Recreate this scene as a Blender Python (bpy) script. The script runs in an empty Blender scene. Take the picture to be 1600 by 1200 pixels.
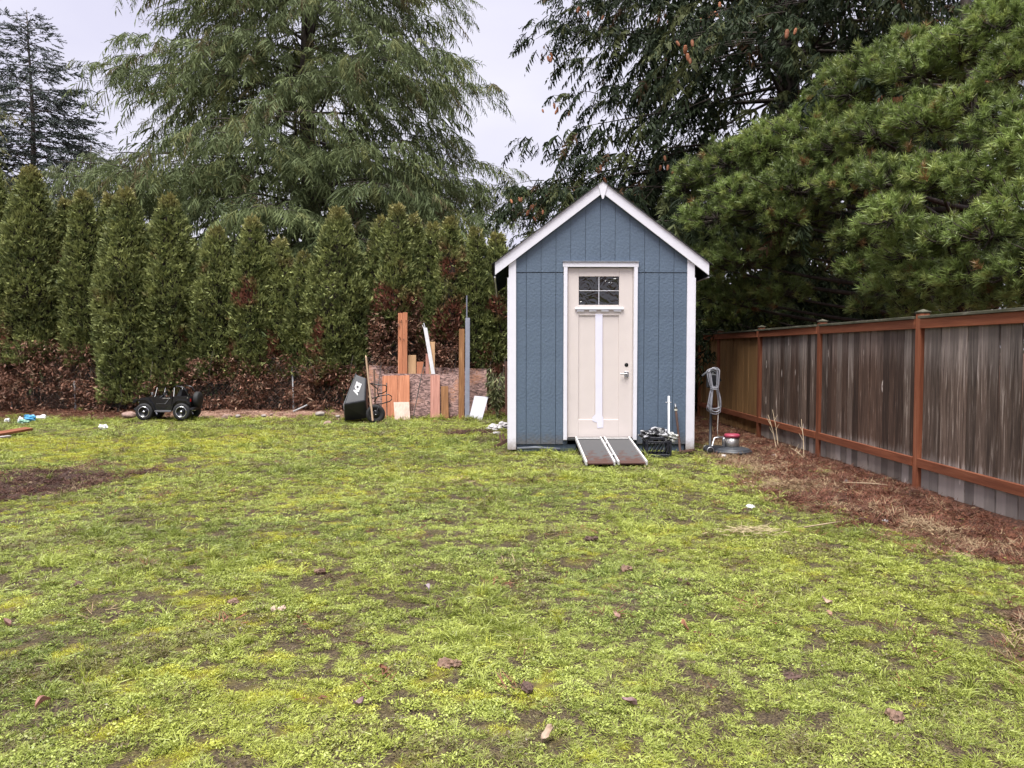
import bpy, bmesh, math, random
import numpy as np
from mathutils import Vector, Matrix

random.seed(11)
rng = np.random.default_rng(11)
S = bpy.context.scene
COL = S.collection
R = math.radians

# ------------------------------------------------------------------ camera
F, HC = 1200.0, 1.40                      # focal length in photo pixels, eye height
PITCH, YAW = math.atan(52 / F), math.atan(15 / F)
cam_d = bpy.data.cameras.new('camera')
cam_d.sensor_width = 36.0
cam_d.lens = 36.0 * F / 1600.0
cam_d.clip_start = 0.05
cam_d.clip_end = 2000.0
cam = bpy.data.objects.new('camera', cam_d)
cam.location = (0, 0, HC)
cam.rotation_euler = (math.pi / 2 - PITCH, 0, -YAW)
COL.objects.link(cam)
S.camera = cam

# ------------------------------------------------------------------ sky, sun, exposure
SUN_EL, SUN_AZ = R(71), R(205)            # azimuth clockwise from +Y: behind the camera, to the left
W = bpy.data.worlds.new('World')
S.world = W
W.use_nodes = True
nt = W.node_tree
nt.nodes.clear()
wo = nt.nodes.new('ShaderNodeOutputWorld')
bg = nt.nodes.new('ShaderNodeBackground')
bg.inputs['Strength'].default_value = 0.10
sky = nt.nodes.new('ShaderNodeTexSky')
sky.sky_type = 'NISHITA'
sky.sun_disc = False
sky.sun_elevation = SUN_EL
sky.sun_rotation = SUN_AZ
sky.dust_density = 4.0
tc = nt.nodes.new('ShaderNodeTexCoord')
mp = nt.nodes.new('ShaderNodeMapping')
mp.inputs['Scale'].default_value = (1.0, 1.0, 2.2)
cn = nt.nodes.new('ShaderNodeTexNoise')
cn.inputs['Scale'].default_value = 2.2
cn.inputs['Detail'].default_value = 5
cr = nt.nodes.new('ShaderNodeValToRGB')   # an even overcast deck, a little thicker and thinner
cr.color_ramp.elements[0].position = 0.30
cr.color_ramp.elements[0].color = (0.690, 0.670, 0.850, 1)
cr.color_ramp.elements[1].position = 0.72
cr.color_ramp.elements[1].color = (0.930, 0.910, 1.000, 1)
vm = nt.nodes.new('ShaderNodeVectorMath')
vm.operation = 'SCALE'
vm.inputs['Scale'].default_value = 1.98
mx = nt.nodes.new('ShaderNodeMix')
mx.data_type = 'RGBA'
mx.inputs['Factor'].default_value = 0.97  # the clouds cover nearly all of the blue
L = nt.links
L.new(tc.outputs['Generated'], mp.inputs['Vector'])
L.new(mp.outputs['Vector'], cn.inputs['Vector'])
L.new(cn.outputs['Fac'], cr.inputs['Fac'])
L.new(cr.outputs['Color'], vm.inputs[0])
L.new(sky.outputs['Color'], mx.inputs['A'])
L.new(vm.outputs['Vector'], mx.inputs['B'])
L.new(mx.outputs['Result'], bg.inputs['Color'])
L.new(bg.outputs['Background'], wo.inputs['Surface'])

sun_d = bpy.data.lights.new('sun', 'SUN')
sun_d.energy = 1.5
sun_d.angle = R(36)
sun_d.color = (1.0, 0.975, 0.93)
sun = bpy.data.objects.new('sun', sun_d)
sd = Vector((math.sin(SUN_AZ) * math.cos(SUN_EL), math.cos(SUN_AZ) * math.cos(SUN_EL), math.sin(SUN_EL)))
sun.rotation_euler = sd.to_track_quat('Z', 'Y').to_euler()
sun.location = (-8, -12, 30)
COL.objects.link(sun)

S.view_settings.view_transform = 'Standard'
S.view_settings.look = 'None'
S.view_settings.gamma = 1.0
S.view_settings.use_curve_mapping = False
S.view_settings.exposure = 2.42
S.render.engine = 'CYCLES'
S.cycles.max_bounces = 4
S.cycles.diffuse_bounces = 2
S.cycles.glossy_bounces = 2
S.cycles.transmission_bounces = 4
S.cycles.transparent_max_bounces = 3
S.cycles.use_denoising = True
S.cycles.adaptive_threshold = 0.02
W.cycles.sampling_method = 'MANUAL'
W.cycles.sample_map_resolution = 256

# ------------------------------------------------------------------ numbers
cp_, sp_ = math.cos(PITCH), math.sin(PITCH)
cy_, sy_ = math.cos(YAW), math.sin(YAW)


def ray(x, y):
    a, b, c = (x - 800) / F, 1.0, -(y - 600) / F
    b, c = b * cp_ + c * sp_, -b * sp_ + c * cp_
    return (a * cy_ + b * sy_, -a * sy_ + b * cy_, c)


def at(x, y, Y):
    """photo pixel -> point at distance Y"""
    d = ray(x, y)
    return Vector((d[0] * Y / d[1], Y, HC + d[2] * Y / d[1]))


def gnd(x, y, z=0.0):
    d = ray(x, y)
    t = (z - HC) / d[2]
    return Vector((d[0] * t, d[1] * t, z))


_T = rng.random((256, 256))


def vnoise(x, y, s=0):
    x = np.asarray(x, float) + s * 17.31
    y = np.asarray(y, float) + s * 7.77
    xi, yi = np.floor(x).astype(int), np.floor(y).astype(int)
    fx, fy = x - xi, y - yi
    fx, fy = fx * fx * (3 - 2 * fx), fy * fy * (3 - 2 * fy)
    g = lambda i, j: _T[(xi + i) % 256, (yi + j) % 256]
    return (g(0, 0) * (1 - fx) + g(1, 0) * fx) * (1 - fy) + (g(0, 1) * (1 - fx) + g(1, 1) * fx) * fy


def fbm(x, y, s=0, o=4):
    x, y = np.asarray(x, float), np.asarray(y, float)
    t, a, n = 0, 0.5, 0
    for k in range(o):
        t = t + a * vnoise(x * 2 ** k, y * 2 ** k, s + k)
        n += a
        a *= 0.5
    return t / n


def sstep(a, b, v):
    t = np.clip((v - a) / (b - a), 0, 1)
    return t * t * (3 - 2 * t)


# edge of the needle litter by the fence, as x over y
_e = [gnd(*p) for p in ((1092, 690), (1105, 712), (1135, 735), (1215, 768), (1290, 798), (1370, 828), (1430, 868), (1560, 884), (1640, 930), (1610, 1010), (1600, 1100))]
_e.sort(key=lambda v: v.y)
_ey, _ex = [v.y for v in _e], [v.x for v in _e]
DP = gnd(30, 757)


def zones(x, y):
    """litter, hedge dirt, bare patch, soil specks, moss: each 0..1"""
    n1 = fbm(x * 1.6, y * 1.6, 1)
    n2 = fbm(x * 5.0, y * 5.0, 2)
    nn = (n1 - .5) * 1.1 + (n2 - .5) * 0.5
    ex = np.interp(y, _ey, _ex)
    lit = sstep(-0.32, 0.34, x - ex + nn * 0.9) * (y < 17.5)
    behind = sstep(0, .3, np.asarray(y, float) - 11.2) * (x > 2.5)
    lit = np.maximum(lit, behind)
    hed = sstep(15.55, 16.0, y + nn * 0.9 - 0.25 * sstep(-3.5, -2.5, x)) * (x < 2.6)
    dx, dy = (x - DP.x) / .98, (y - DP.y) / 1.15
    pat = sstep(1.1, 0.75, np.sqrt(dx * dx + (dy - 0.25 * dx) ** 2) + nn * 1.0)
    dx, dy = (x - gnd(735, 676).x) / 0.55, (y - gnd(735, 676).y) / 0.45
    pat = np.maximum(pat, sstep(1.1, 0.7, np.sqrt(dx * dx + dy * dy) + nn))
    s1 = fbm(x * 2.4, y * 2.4, 9)
    s2 = fbm(x * 9.0, y * 9.0, 13, 3)
    soil = np.maximum(sstep(0.69, 0.74, 0.5 * s1 + 0.55 * s2), sstep(.595, .650, fbm(x * 16.0, y * 16.0, 17, 2) + .45 * (s1 - .5)))
    m1 = fbm(x * 0.9, y * 0.9, 21)
    m2 = fbm(x * 4.5, y * 4.5, 25, 3)
    far = np.exp(-(((x + 5.0) / 3.2) ** 2 + ((y - 11.6) / 1.7) ** 2))
    moss = sstep(0.56, 0.72, 0.25 * m1 + 0.35 * m2 + 0.40 * fbm(x * 11, y * 11, 29, 2) + 0.17 * far)
    return lit, hed, pat, soil, moss


def gz(x, y):
    x, y = np.asarray(x, float), np.asarray(y, float)
    near = np.exp(-np.maximum(0, np.abs(x) - 14) / 3) * np.exp(-np.maximum(0, y - 19) / 3)
    z = (fbm(x * 0.8, y * 0.8, 31) - 0.5) * 0.06 + (fbm(x * 3.2, y * 3.2, 33, 3) - 0.5) * 0.035
    z = z + 0.12 * sstep(15.6, 16.4, y) * (1 - sstep(1.5, 2.6, x)) + (fbm(x * 4, y * 4, 35, 2) - .5) * 0.10 * sstep(15.6, 16.2, y)
    z = z * (1 - 0.7 * np.exp(-(((x - 1.35) / 1.5) ** 2 + ((y - 11.5) / 2.4) ** 2) ** 2))
    return z * near


def gz1(x, y):
    return float(gz(np.array([x]), np.array([y]))[0])


# ------------------------------------------------------------------ materials
MATS = {}


def newmat(name):
    m = bpy.data.materials.new(name)
    m.use_nodes = True
    t = m.node_tree
    b = t.nodes['Principled BSDF']
    return m, t, b


def simple(name, col, rough=0.6, metal=0.0, spec=0.5, vary=0.15, vscale=8.0, bump=0.0, bscale=60.0, coat=0.0):
    """paint / metal / plastic with a little uneven wear in colour and relief"""
    if name in MATS:
        return MATS[name]
    m, t, b = newmat(name)
    co = t.nodes.new('ShaderNodeTexCoord')
    n = t.nodes.new('ShaderNodeTexNoise')
    n.inputs['Scale'].default_value = vscale
    n.inputs['Detail'].default_value = 6
    t.links.new(co.outputs['Object'], n.inputs['Vector'])
    r = t.nodes.new('ShaderNodeValToRGB')
    r.color_ramp.elements[0].position = 0.3
    r.color_ramp.elements[1].position = 0.75
    r.color_ramp.elements[0].color = tuple(c * (1 - vary) for c in col) + (1,)
    r.color_ramp.elements[1].color = tuple(min(1, c * (1 + vary)) for c in col) + (1,)
    t.links.new(n.outputs['Fac'], r.inputs['Fac'])
    t.links.new(r.outputs['Color'], b.inputs['Base Color'])
    b.inputs['Roughness'].default_value = rough
    b.inputs['Metallic'].default_value = metal
    b.inputs['Specular IOR Level'].default_value = spec
    b.inputs['Coat Weight'].default_value = coat
    if bump:
        n2 = t.nodes.new('ShaderNodeTexNoise')
        n2.inputs['Scale'].default_value = bscale
        n2.inputs['Detail'].default_value = 4
        t.links.new(co.outputs['Object'], n2.inputs['Vector'])
        bp = t.nodes.new('ShaderNodeBump')
        bp.inputs['Strength'].default_value = bump
        bp.inputs['Distance'].default_value = 0.01
        t.links.new(n2.outputs['Fac'], bp.inputs['Height'])
        t.links.new(bp.outputs['Normal'], b.inputs['Normal'])
    MATS[name] = m
    return m


def wood(name, c1, c2, c3=None, grain=(26, 26, 1.6), rough=0.75, rnd=0.25, spots=None, c3pos=0.62, dirt=None, top=None):
    """grain runs along the board's local Z; every board reads its own offset and tone"""
    if name in MATS:
        return MATS[name]
    m, t, b = newmat(name)
    N = t.nodes.new
    co, oi = N('ShaderNodeTexCoord'), N('ShaderNodeObjectInfo')
    off = N('ShaderNodeVectorMath'); off.operation = 'MULTIPLY_ADD'
    cmb = N('ShaderNodeCombineXYZ')
    for k in range(3):
        t.links.new(oi.outputs['Random'], cmb.inputs[k])
    t.links.new(cmb.outputs[0], off.inputs[0])
    off.inputs[1].default_value = (37, 53, 71)
    t.links.new(co.outputs['Object'], off.inputs[2])
    mp = N('ShaderNodeMapping'); mp.inputs['Scale'].default_value = grain
    t.links.new(off.outputs[0], mp.inputs['Vector'])
    n = N('ShaderNodeTexNoise'); n.inputs['Scale'].default_value = 1.0; n.inputs['Detail'].default_value = 9
    n.inputs['Roughness'].default_value = 0.68; n.inputs['Distortion'].default_value = 0.6
    t.links.new(mp.outputs[0], n.inputs['Vector'])
    r = N('ShaderNodeValToRGB')
    e = r.color_ramp.elements
    e[0].position, e[0].color = 0.32, tuple(c1) + (1,)
    e[1].position, e[1].color = 0.60, tuple(c2) + (1,)
    if c3:
        q = e.new(c3pos + 0.06); q.color = tuple(c3) + (1,)
        e[1].position = c3pos - 0.06
    t.links.new(n.outputs['Fac'], r.inputs['Fac'])
    cur = r.outputs['Color']
    if dirt:
        # (local z below which, colour): bleached, rain-splashed ends
        sx = N('ShaderNodeSeparateXYZ'); t.links.new(co.outputs['Object'], sx.inputs[0])
        nz = N('ShaderNodeMath'); nz.operation = 'MULTIPLY_ADD'
        t.links.new(n.outputs['Fac'], nz.inputs[0]); nz.inputs[1].default_value = -0.55
        t.links.new(sx.outputs['Z'], nz.inputs[2])
        mr = N('ShaderNodeMapRange')
        mr.inputs['From Min'].default_value, mr.inputs['From Max'].default_value = dirt[0] - 0.24, dirt[0] - 0.34
        t.links.new(nz.outputs[0], mr.inputs['Value'])
        mm = N('ShaderNodeMix'); mm.data_type = 'RGBA'
        sc2 = N('ShaderNodeMath'); sc2.operation = 'MULTIPLY'; sc2.inputs[1].default_value = dirt[2]
        t.links.new(mr.outputs[0], sc2.inputs[0])
        t.links.new(sc2.outputs[0], mm.inputs['Factor']); t.links.new(cur, mm.inputs['A'])
        mm.inputs['B'].default_value = tuple(dirt[1]) + (1,)
        cur = mm.outputs['Result']
    if top:
        sx = N('ShaderNodeSeparateXYZ'); t.links.new(co.outputs['Object'], sx.inputs[0])
        nz = N('ShaderNodeMath'); nz.operation = 'MULTIPLY_ADD'
        t.links.new(n.outputs['Fac'], nz.inputs[0]); nz.inputs[1].default_value = 1.3
        t.links.new(sx.outputs['Z'], nz.inputs[2])
        mr = N('ShaderNodeMapRange'); mr.interpolation_type = 'SMOOTHSTEP'
        mr.inputs['From Min'].default_value, mr.inputs['From Max'].default_value = top[0] + .62, top[0] + 1.05
        t.links.new(nz.outputs[0], mr.inputs['Value'])
        sc3 = N('ShaderNodeMath'); sc3.operation = 'MULTIPLY'; sc3.inputs[1].default_value = top[2]
        t.links.new(mr.outputs[0], sc3.inputs[0])
        mm = N('ShaderNodeMix'); mm.data_type = 'RGBA'
        t.links.new(sc3.outputs[0], mm.inputs['Factor']); t.links.new(cur, mm.inputs['A'])
        mm.inputs['B'].default_value = tuple(top[1]) + (1,)
        cur = mm.outputs['Result']
    big = N('ShaderNodeTexNoise'); big.inputs['Scale'].default_value = 1.0; big.inputs['Detail'].default_value = 4
    mp2 = N('ShaderNodeMapping'); mp2.inputs['Scale'].default_value = (5, 5, 1.1)
    t.links.new(off.outputs[0], mp2.inputs['Vector']); t.links.new(mp2.outputs[0], big.inputs['Vector'])
    hsv = N('ShaderNodeHueSaturation')
    ma = N('ShaderNodeMath'); ma.operation = 'MULTIPLY_ADD'
    t.links.new(oi.outputs['Random'], ma.inputs[0]); ma.inputs[1].default_value = 2 * rnd; ma.inputs[2].default_value = 0.72 - rnd
    mb = N('ShaderNodeMath'); mb.operation = 'MULTIPLY_ADD'
    t.links.new(big.outputs['Fac'], mb.inputs[0]); mb.inputs[1].default_value = 0.56
    t.links.new(ma.outputs[0], mb.inputs[2])
    t.links.new(mb.outputs[0], hsv.inputs['Value'])
    t.links.new(cur, hsv.inputs['Color'])
    cur = hsv.outputs['Color']
    if spots:
        v = N('ShaderNodeTexVoronoi'); v.inputs['Scale'].default_value = 1.0
        mp3 = N('ShaderNodeMapping'); mp3.inputs['Scale'].default_value = (9, 9, 2.3)
        t.links.new(off.outputs[0], mp3.inputs['Vector']); t.links.new(mp3.outputs[0], v.inputs['Vector'])
        rr = N('ShaderNodeValToRGB')
        el_ = rr.color_ramp.elements
        el_[0].position, el_[0].color = 0.05, (0, 0, 0, 1)
        el_[1].position, el_[1].color = 0.17, (0, 0, 0, 1)
        el_.new(0.07).color = (1, 1, 1, 1)
        el_.new(0.12).color = (1, 1, 1, 1)
        t.links.new(v.outputs['Distance'], rr.inputs['Fac'])
        sc = N('ShaderNodeMath'); sc.operation = 'GREATER_THAN'; sc.inputs[1].default_value = 0.74
        t.links.new(v.outputs['Color'], sc.inputs[0])
        mu = N('ShaderNodeMath'); mu.operation = 'MULTIPLY'
        t.links.new(rr.outputs['Color'], mu.inputs[0]); t.links.new(sc.outputs[0], mu.inputs[1])
        mm = N('ShaderNodeMix'); mm.data_type = 'RGBA'
        t.links.new(mu.outputs[0], mm.inputs['Factor']); t.links.new(cur, mm.inputs['A'])
        mm.inputs['B'].default_value = tuple(spots) + (1,)
        cur = mm.outputs['Result']
    t.links.new(cur, b.inputs['Base Color'])
    b.inputs['Roughness'].default_value = rough
    b.inputs['Specular IOR Level'].default_value = 0.3
    bp = N('ShaderNodeBump'); bp.inputs['Strength'].default_value = 0.5; bp.inputs['Distance'].default_value = 0.004
    t.links.new(n.outputs['Fac'], bp.inputs['Height']); t.links.new(bp.outputs['Normal'], b.inputs['Normal'])
    MATS[name] = m
    return m


def foliage(name, dark, light, brown, attr='tint', inst=False, tips=0.0, transl=0.25, rough=0.6, spec=0.25, yellow=None):
    """leaf colour read from an attribute: x tone, y withered, z yellow"""
    m, t, b = newmat(name)
    N = t.nodes.new
    a = N('ShaderNodeAttribute'); a.attribute_name = attr
    if inst:
        a.attribute_type = 'INSTANCER'
    sx = N('ShaderNodeSeparateXYZ'); t.links.new(a.outputs['Vector'], sx.inputs[0])
    m1 = N('ShaderNodeMix'); m1.data_type = 'RGBA'
    m1.inputs['A'].default_value = tuple(dark) + (1,); m1.inputs['B'].default_value = tuple(light) + (1,)
    if tips:
        ta = N('ShaderNodeAttribute'); ta.attribute_name = 'tip'
        ad = N('ShaderNodeMath'); ad.operation = 'MULTIPLY_ADD'; ad.use_clamp = True
        t.links.new(ta.outputs['Fac'], ad.inputs[0]); ad.inputs[1].default_value = tips
        t.links.new(sx.outputs[0], ad.inputs[2])
        t.links.new(ad.outputs[0], m1.inputs['Factor'])
    else:
        t.links.new(sx.outputs[0], m1.inputs['Factor'])
    m3 = N('ShaderNodeMix'); m3.data_type = 'RGBA'
    m3.inputs['B'].default_value = tuple(yellow or light) + (1,)
    t.links.new(sx.outputs[2], m3.inputs['Factor']); t.links.new(m1.outputs['Result'], m3.inputs['A'])
    m2 = N('ShaderNodeMix'); m2.data_type = 'RGBA'
    m2.inputs['B'].default_value = tuple(brown) + (1,)
    t.links.new(sx.outputs[1], m2.inputs['Factor']); t.links.new(m3.outputs['Result'], m2.inputs['A'])
    t.links.new(m2.outputs['Result'], b.inputs['Base Color'])
    b.inputs['Roughness'].default_value = rough
    b.inputs['Specular IOR Level'].default_value = spec
    tr = N('ShaderNodeBsdfTranslucent'); t.links.new(m2.outputs['Result'], tr.inputs['Color'])
    ms = N('ShaderNodeMixShader'); ms.inputs[0].default_value = transl
    t.links.new(b.outputs[0], ms.inputs[1]); t.links.new(tr.outputs[0], ms.inputs[2])
    t.links.new(ms.outputs[0], t.nodes['Material Output'].inputs['Surface'])
    MATS[name] = m
    return m


# ------------------------------------------------------------------ mesh helpers
def np_mesh(name, V, Fc, tint=None, smooth=False):
    V = np.ascontiguousarray(V, dtype=np.float32)
    Fc = np.ascontiguousarray(Fc, dtype=np.int32)
    me = bpy.data.meshes.new(name)
    m, k = Fc.shape
    me.vertices.add(len(V)); me.vertices.foreach_set('co', V.ravel())
    me.loops.add(m * k); me.loops.foreach_set('vertex_index', Fc.ravel())
    me.polygons.add(m)
    me.polygons.foreach_set('loop_start', np.arange(0, m * k, k, dtype=np.int32))
    if tint is not None:
        at_ = me.attributes.new('tint', 'FLOAT_VECTOR', 'POINT')
        at_.data.foreach_set('vector', np.ascontiguousarray(tint, dtype=np.float32).ravel())
    me.update(calc_edges=True)
    if smooth:
        me.polygons.foreach_set('use_smooth', np.ones(m, bool))
    return me


def link(name, me, mat=None, parent=None, loc=None, rot=None):
    o = bpy.data.objects.new(name, me)
    COL.objects.link(o)
    if mat is not None and me is not None and not me.materials:
        me.materials.append(mat)
    if parent:
        o.parent = parent
    if loc is not None:
        o.location = loc
    if rot is not None:
        o.rotation_euler = rot
    return o


def empty(name, loc, label, cat, group=None, rot=None):
    o = bpy.data.objects.new(name, None)
    o.empty_display_size = 0.2
    COL.objects.link(o)
    o.location = loc
    if rot:
        o.rotation_euler = rot
    return tag(o, label, cat, group)


def tag(o, label=None, cat=None, group=None, kind=None):
    if label: o['label'] = label
    if cat: o['category'] = cat
    if group: o['group'] = group
    if kind: o['kind'] = kind
    return o


_boxes = {}


def box_mesh(sx, sy, sz, bev=0.003):
    """centred box of the given size, edges eased; cached"""
    key = (round(sx, 4), round(sy, 4), round(sz, 4), bev)
    if key in _boxes:
        return _boxes[key].copy() if _boxes[key].users > 999999 else _boxes[key]
    bm = bmesh.new()
    bmesh.ops.create_cube(bm, size=1.0)
    bmesh.ops.scale(bm, vec=(sx, sy, sz), verts=bm.verts)
    if bev:
        bmesh.ops.bevel(bm, geom=list(bm.edges), offset=min(bev, min(sx, sy, sz) * 0.3), segments=1, affect='EDGES')
    me = bpy.data.meshes.new('box')
    bm.to_mesh(me); bm.free()
    _boxes[key] = me
    return me


def box(name, x0, x1, y0, y1, z0, z1, mat, parent=None, bev=0.003):
    """axis-aligned box in the parent's space; origin at its centre"""
    me = box_mesh(abs(x1 - x0), abs(y1 - y0), abs(z1 - z0), bev)
    if me.materials and me.materials[0] is not mat:
        me = me.copy(); me.materials.clear()
    return link(name, me, mat, parent, ((x0 + x1) / 2, (y0 + y1) / 2, (z0 + z1) / 2))


def beam(name, p0, p1, w, t, mat, parent=None, face=(0, -1, 0), bev=0.003):
    """board from p0 to p1, w wide, t thick, its face turned to `face`"""
    p0, p1 = Vector(p0), Vector(p1)
    z = (p1 - p0)
    ln = z.length
    z.normalize()
    y = -Vector(face)
    y = (y - z * y.dot(z)).normalized()
    x = y.cross(z)
    me = box_mesh(w, t, ln, bev)
    if me.materials and me.materials[0] is not mat:
        me = me.copy(); me.materials.clear()
    o = link(name, me, mat, parent)
    M = Matrix((x, y, z)).transposed().to_4x4()
    M.translation = (p0 + p1) / 2
    o.matrix_local = M
    return o


def prism(name, pts, y0, y1, mat, parent=None):
    """outline in x,z pushed from y0 to y1"""
    n = len(pts)
    c = (sum(p[0] for p in pts) / n, (y0 + y1) / 2, sum(p[1] for p in pts) / n)
    V = [(p[0] - c[0], y0 - c[1], p[1] - c[2]) for p in pts] + [(p[0] - c[0], y1 - c[1], p[1] - c[2]) for p in pts]
    Fs = [tuple(range(n)), tuple(range(2 * n - 1, n - 1, -1))]
    Fs += [(i, i + n, (i + 1) % n + n, (i + 1) % n) for i in range(n)]
    me = bpy.data.meshes.new(name)
    me.from_pydata(V, [], Fs)
    bm = bmesh.new(); bm.from_mesh(me); bmesh.ops.recalc_face_normals(bm, faces=bm.faces); bm.to_mesh(me); bm.free()
    return link(name, me, mat, parent, c)


def tube_arrays(paths, sides=6):
    """paths: list of (points (n,3), radii (n,)) -> V, F quads"""
    VV, FF, base = [], [], 0
    for P, r in paths:
        P = np.asarray(P, float); r = np.broadcast_to(np.asarray(r, float), (len(P),))
        T = np.gradient(P, axis=0)
        T /= np.linalg.norm(T, axis=1, keepdims=True) + 1e-9
        ref = np.array([0.0, 0, 1]) if abs(T[0][2]) < 0.9 else np.array([1.0, 0, 0])
        N = np.cross(T, ref); N /= np.linalg.norm(N, axis=1, keepdims=True) + 1e-9
        B = np.cross(T, N)
        a = np.linspace(0, 2 * np.pi, sides, endpoint=False)
        ring = P[:, None, :] + r[:, None, None] * (N[:, None, :] * np.cos(a)[None, :, None] + B[:, None, :] * np.sin(a)[None, :, None])
        n = len(P)
        VV.append(ring.reshape(-1, 3))
        i, j = np.meshgrid(np.arange(n - 1), np.arange(sides), indexing='ij')
        j2 = (j + 1) % sides
        q = np.stack([i * sides + j, i * sides + j2, (i + 1) * sides + j2, (i + 1) * sides + j], -1).reshape(-1, 4)
        FF.append(q + base)
        for e in (0, n - 1):                       # end caps as fans of quads
            ring_i = base + e * sides + np.arange(sides)
            for k in range(0, sides - 2, 2):
                FF.append(np.array([[ring_i[0], ring_i[k + 1], ring_i[k + 2], ring_i[(k + 3) % sides]]]))
        base += n * sides
    return np.concatenate(VV), np.concatenate(FF)


def tube(name, pts, r, mat, parent=None, sides=8):
    V, Fq = tube_arrays([(pts, r)], sides)
    return link(name, np_mesh(name, V, Fq, smooth=True), mat, parent)


def lathe(name, prof, mat, parent=None, loc=(0, 0, 0), rot=None, seg=28, smooth=True):
    """profile of (radius, z) turned about z"""
    pr = np.array(prof, float)
    a = np.linspace(0, 2 * np.pi, seg, endpoint=False)
    V = np.stack([pr[:, 0][:, None] * np.cos(a), pr[:, 0][:, None] * np.sin(a), np.repeat(pr[:, 1][:, None], seg, 1)], -1).reshape(-1, 3)
    n = len(pr)
    i, j = np.meshgrid(np.arange(n - 1), np.arange(seg), indexing='ij')
    j2 = (j + 1) % seg
    q = np.stack([i * seg + j, i * seg + j2, (i + 1) * seg + j2, (i + 1) * seg + j], -1).reshape(-1, 4)
    me = np_mesh(name, V, q, smooth=smooth)
    return link(name, me, mat, parent, loc, rot)


def unit(v):
    return v / (np.linalg.norm(v, axis=-1, keepdims=True) + 1e-9)


def leaf_quads(base, d, side, ln, wd, mid=0.45, bend=None):
    """pointed leaves: (n,3) base, direction, side -> V, F"""
    n = len(base)
    m = base + d * (ln * mid)[:, None]
    tip = base + d * ln[:, None]
    if bend is not None:
        tip = tip + bend
    V = np.stack([base, m + side * (wd / 2)[:, None], tip, m - side * (wd / 2)[:, None]], 1).reshape(-1, 3)
    return V, np.arange(4 * n, dtype=np.int32).reshape(-1, 4)


def blob_mesh(name, rx, ry, rz, amp=0.25, seed=0, sub=3, freq=2.0):
    r = np.random.default_rng(seed)
    bm = bmesh.new()
    bmesh.ops.create_icosphere(bm, subdivisions=sub, radius=1.0)
    ph = r.random(9) * 6.28
    for v in bm.verts:
        c = v.co
        k = 1 + amp * (math.sin(c.x * freq * 2 + ph[0] + 2 * c.y) * 0.5 + math.sin(c.y * freq * 3 + ph[1] + c.z * 2) * 0.35 + math.sin(c.z * freq * 4 + ph[2] + c.x * 3) * 0.3 + math.sin(c.x * freq * 7 + c.y * 5 + ph[3]) * 0.2)
        v.co = Vector((c.x * rx * k, c.y * ry * k, c.z * rz * k))
    me = bpy.data.meshes.new(name)
    bm.to_mesh(me); bm.free()
    return me


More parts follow.
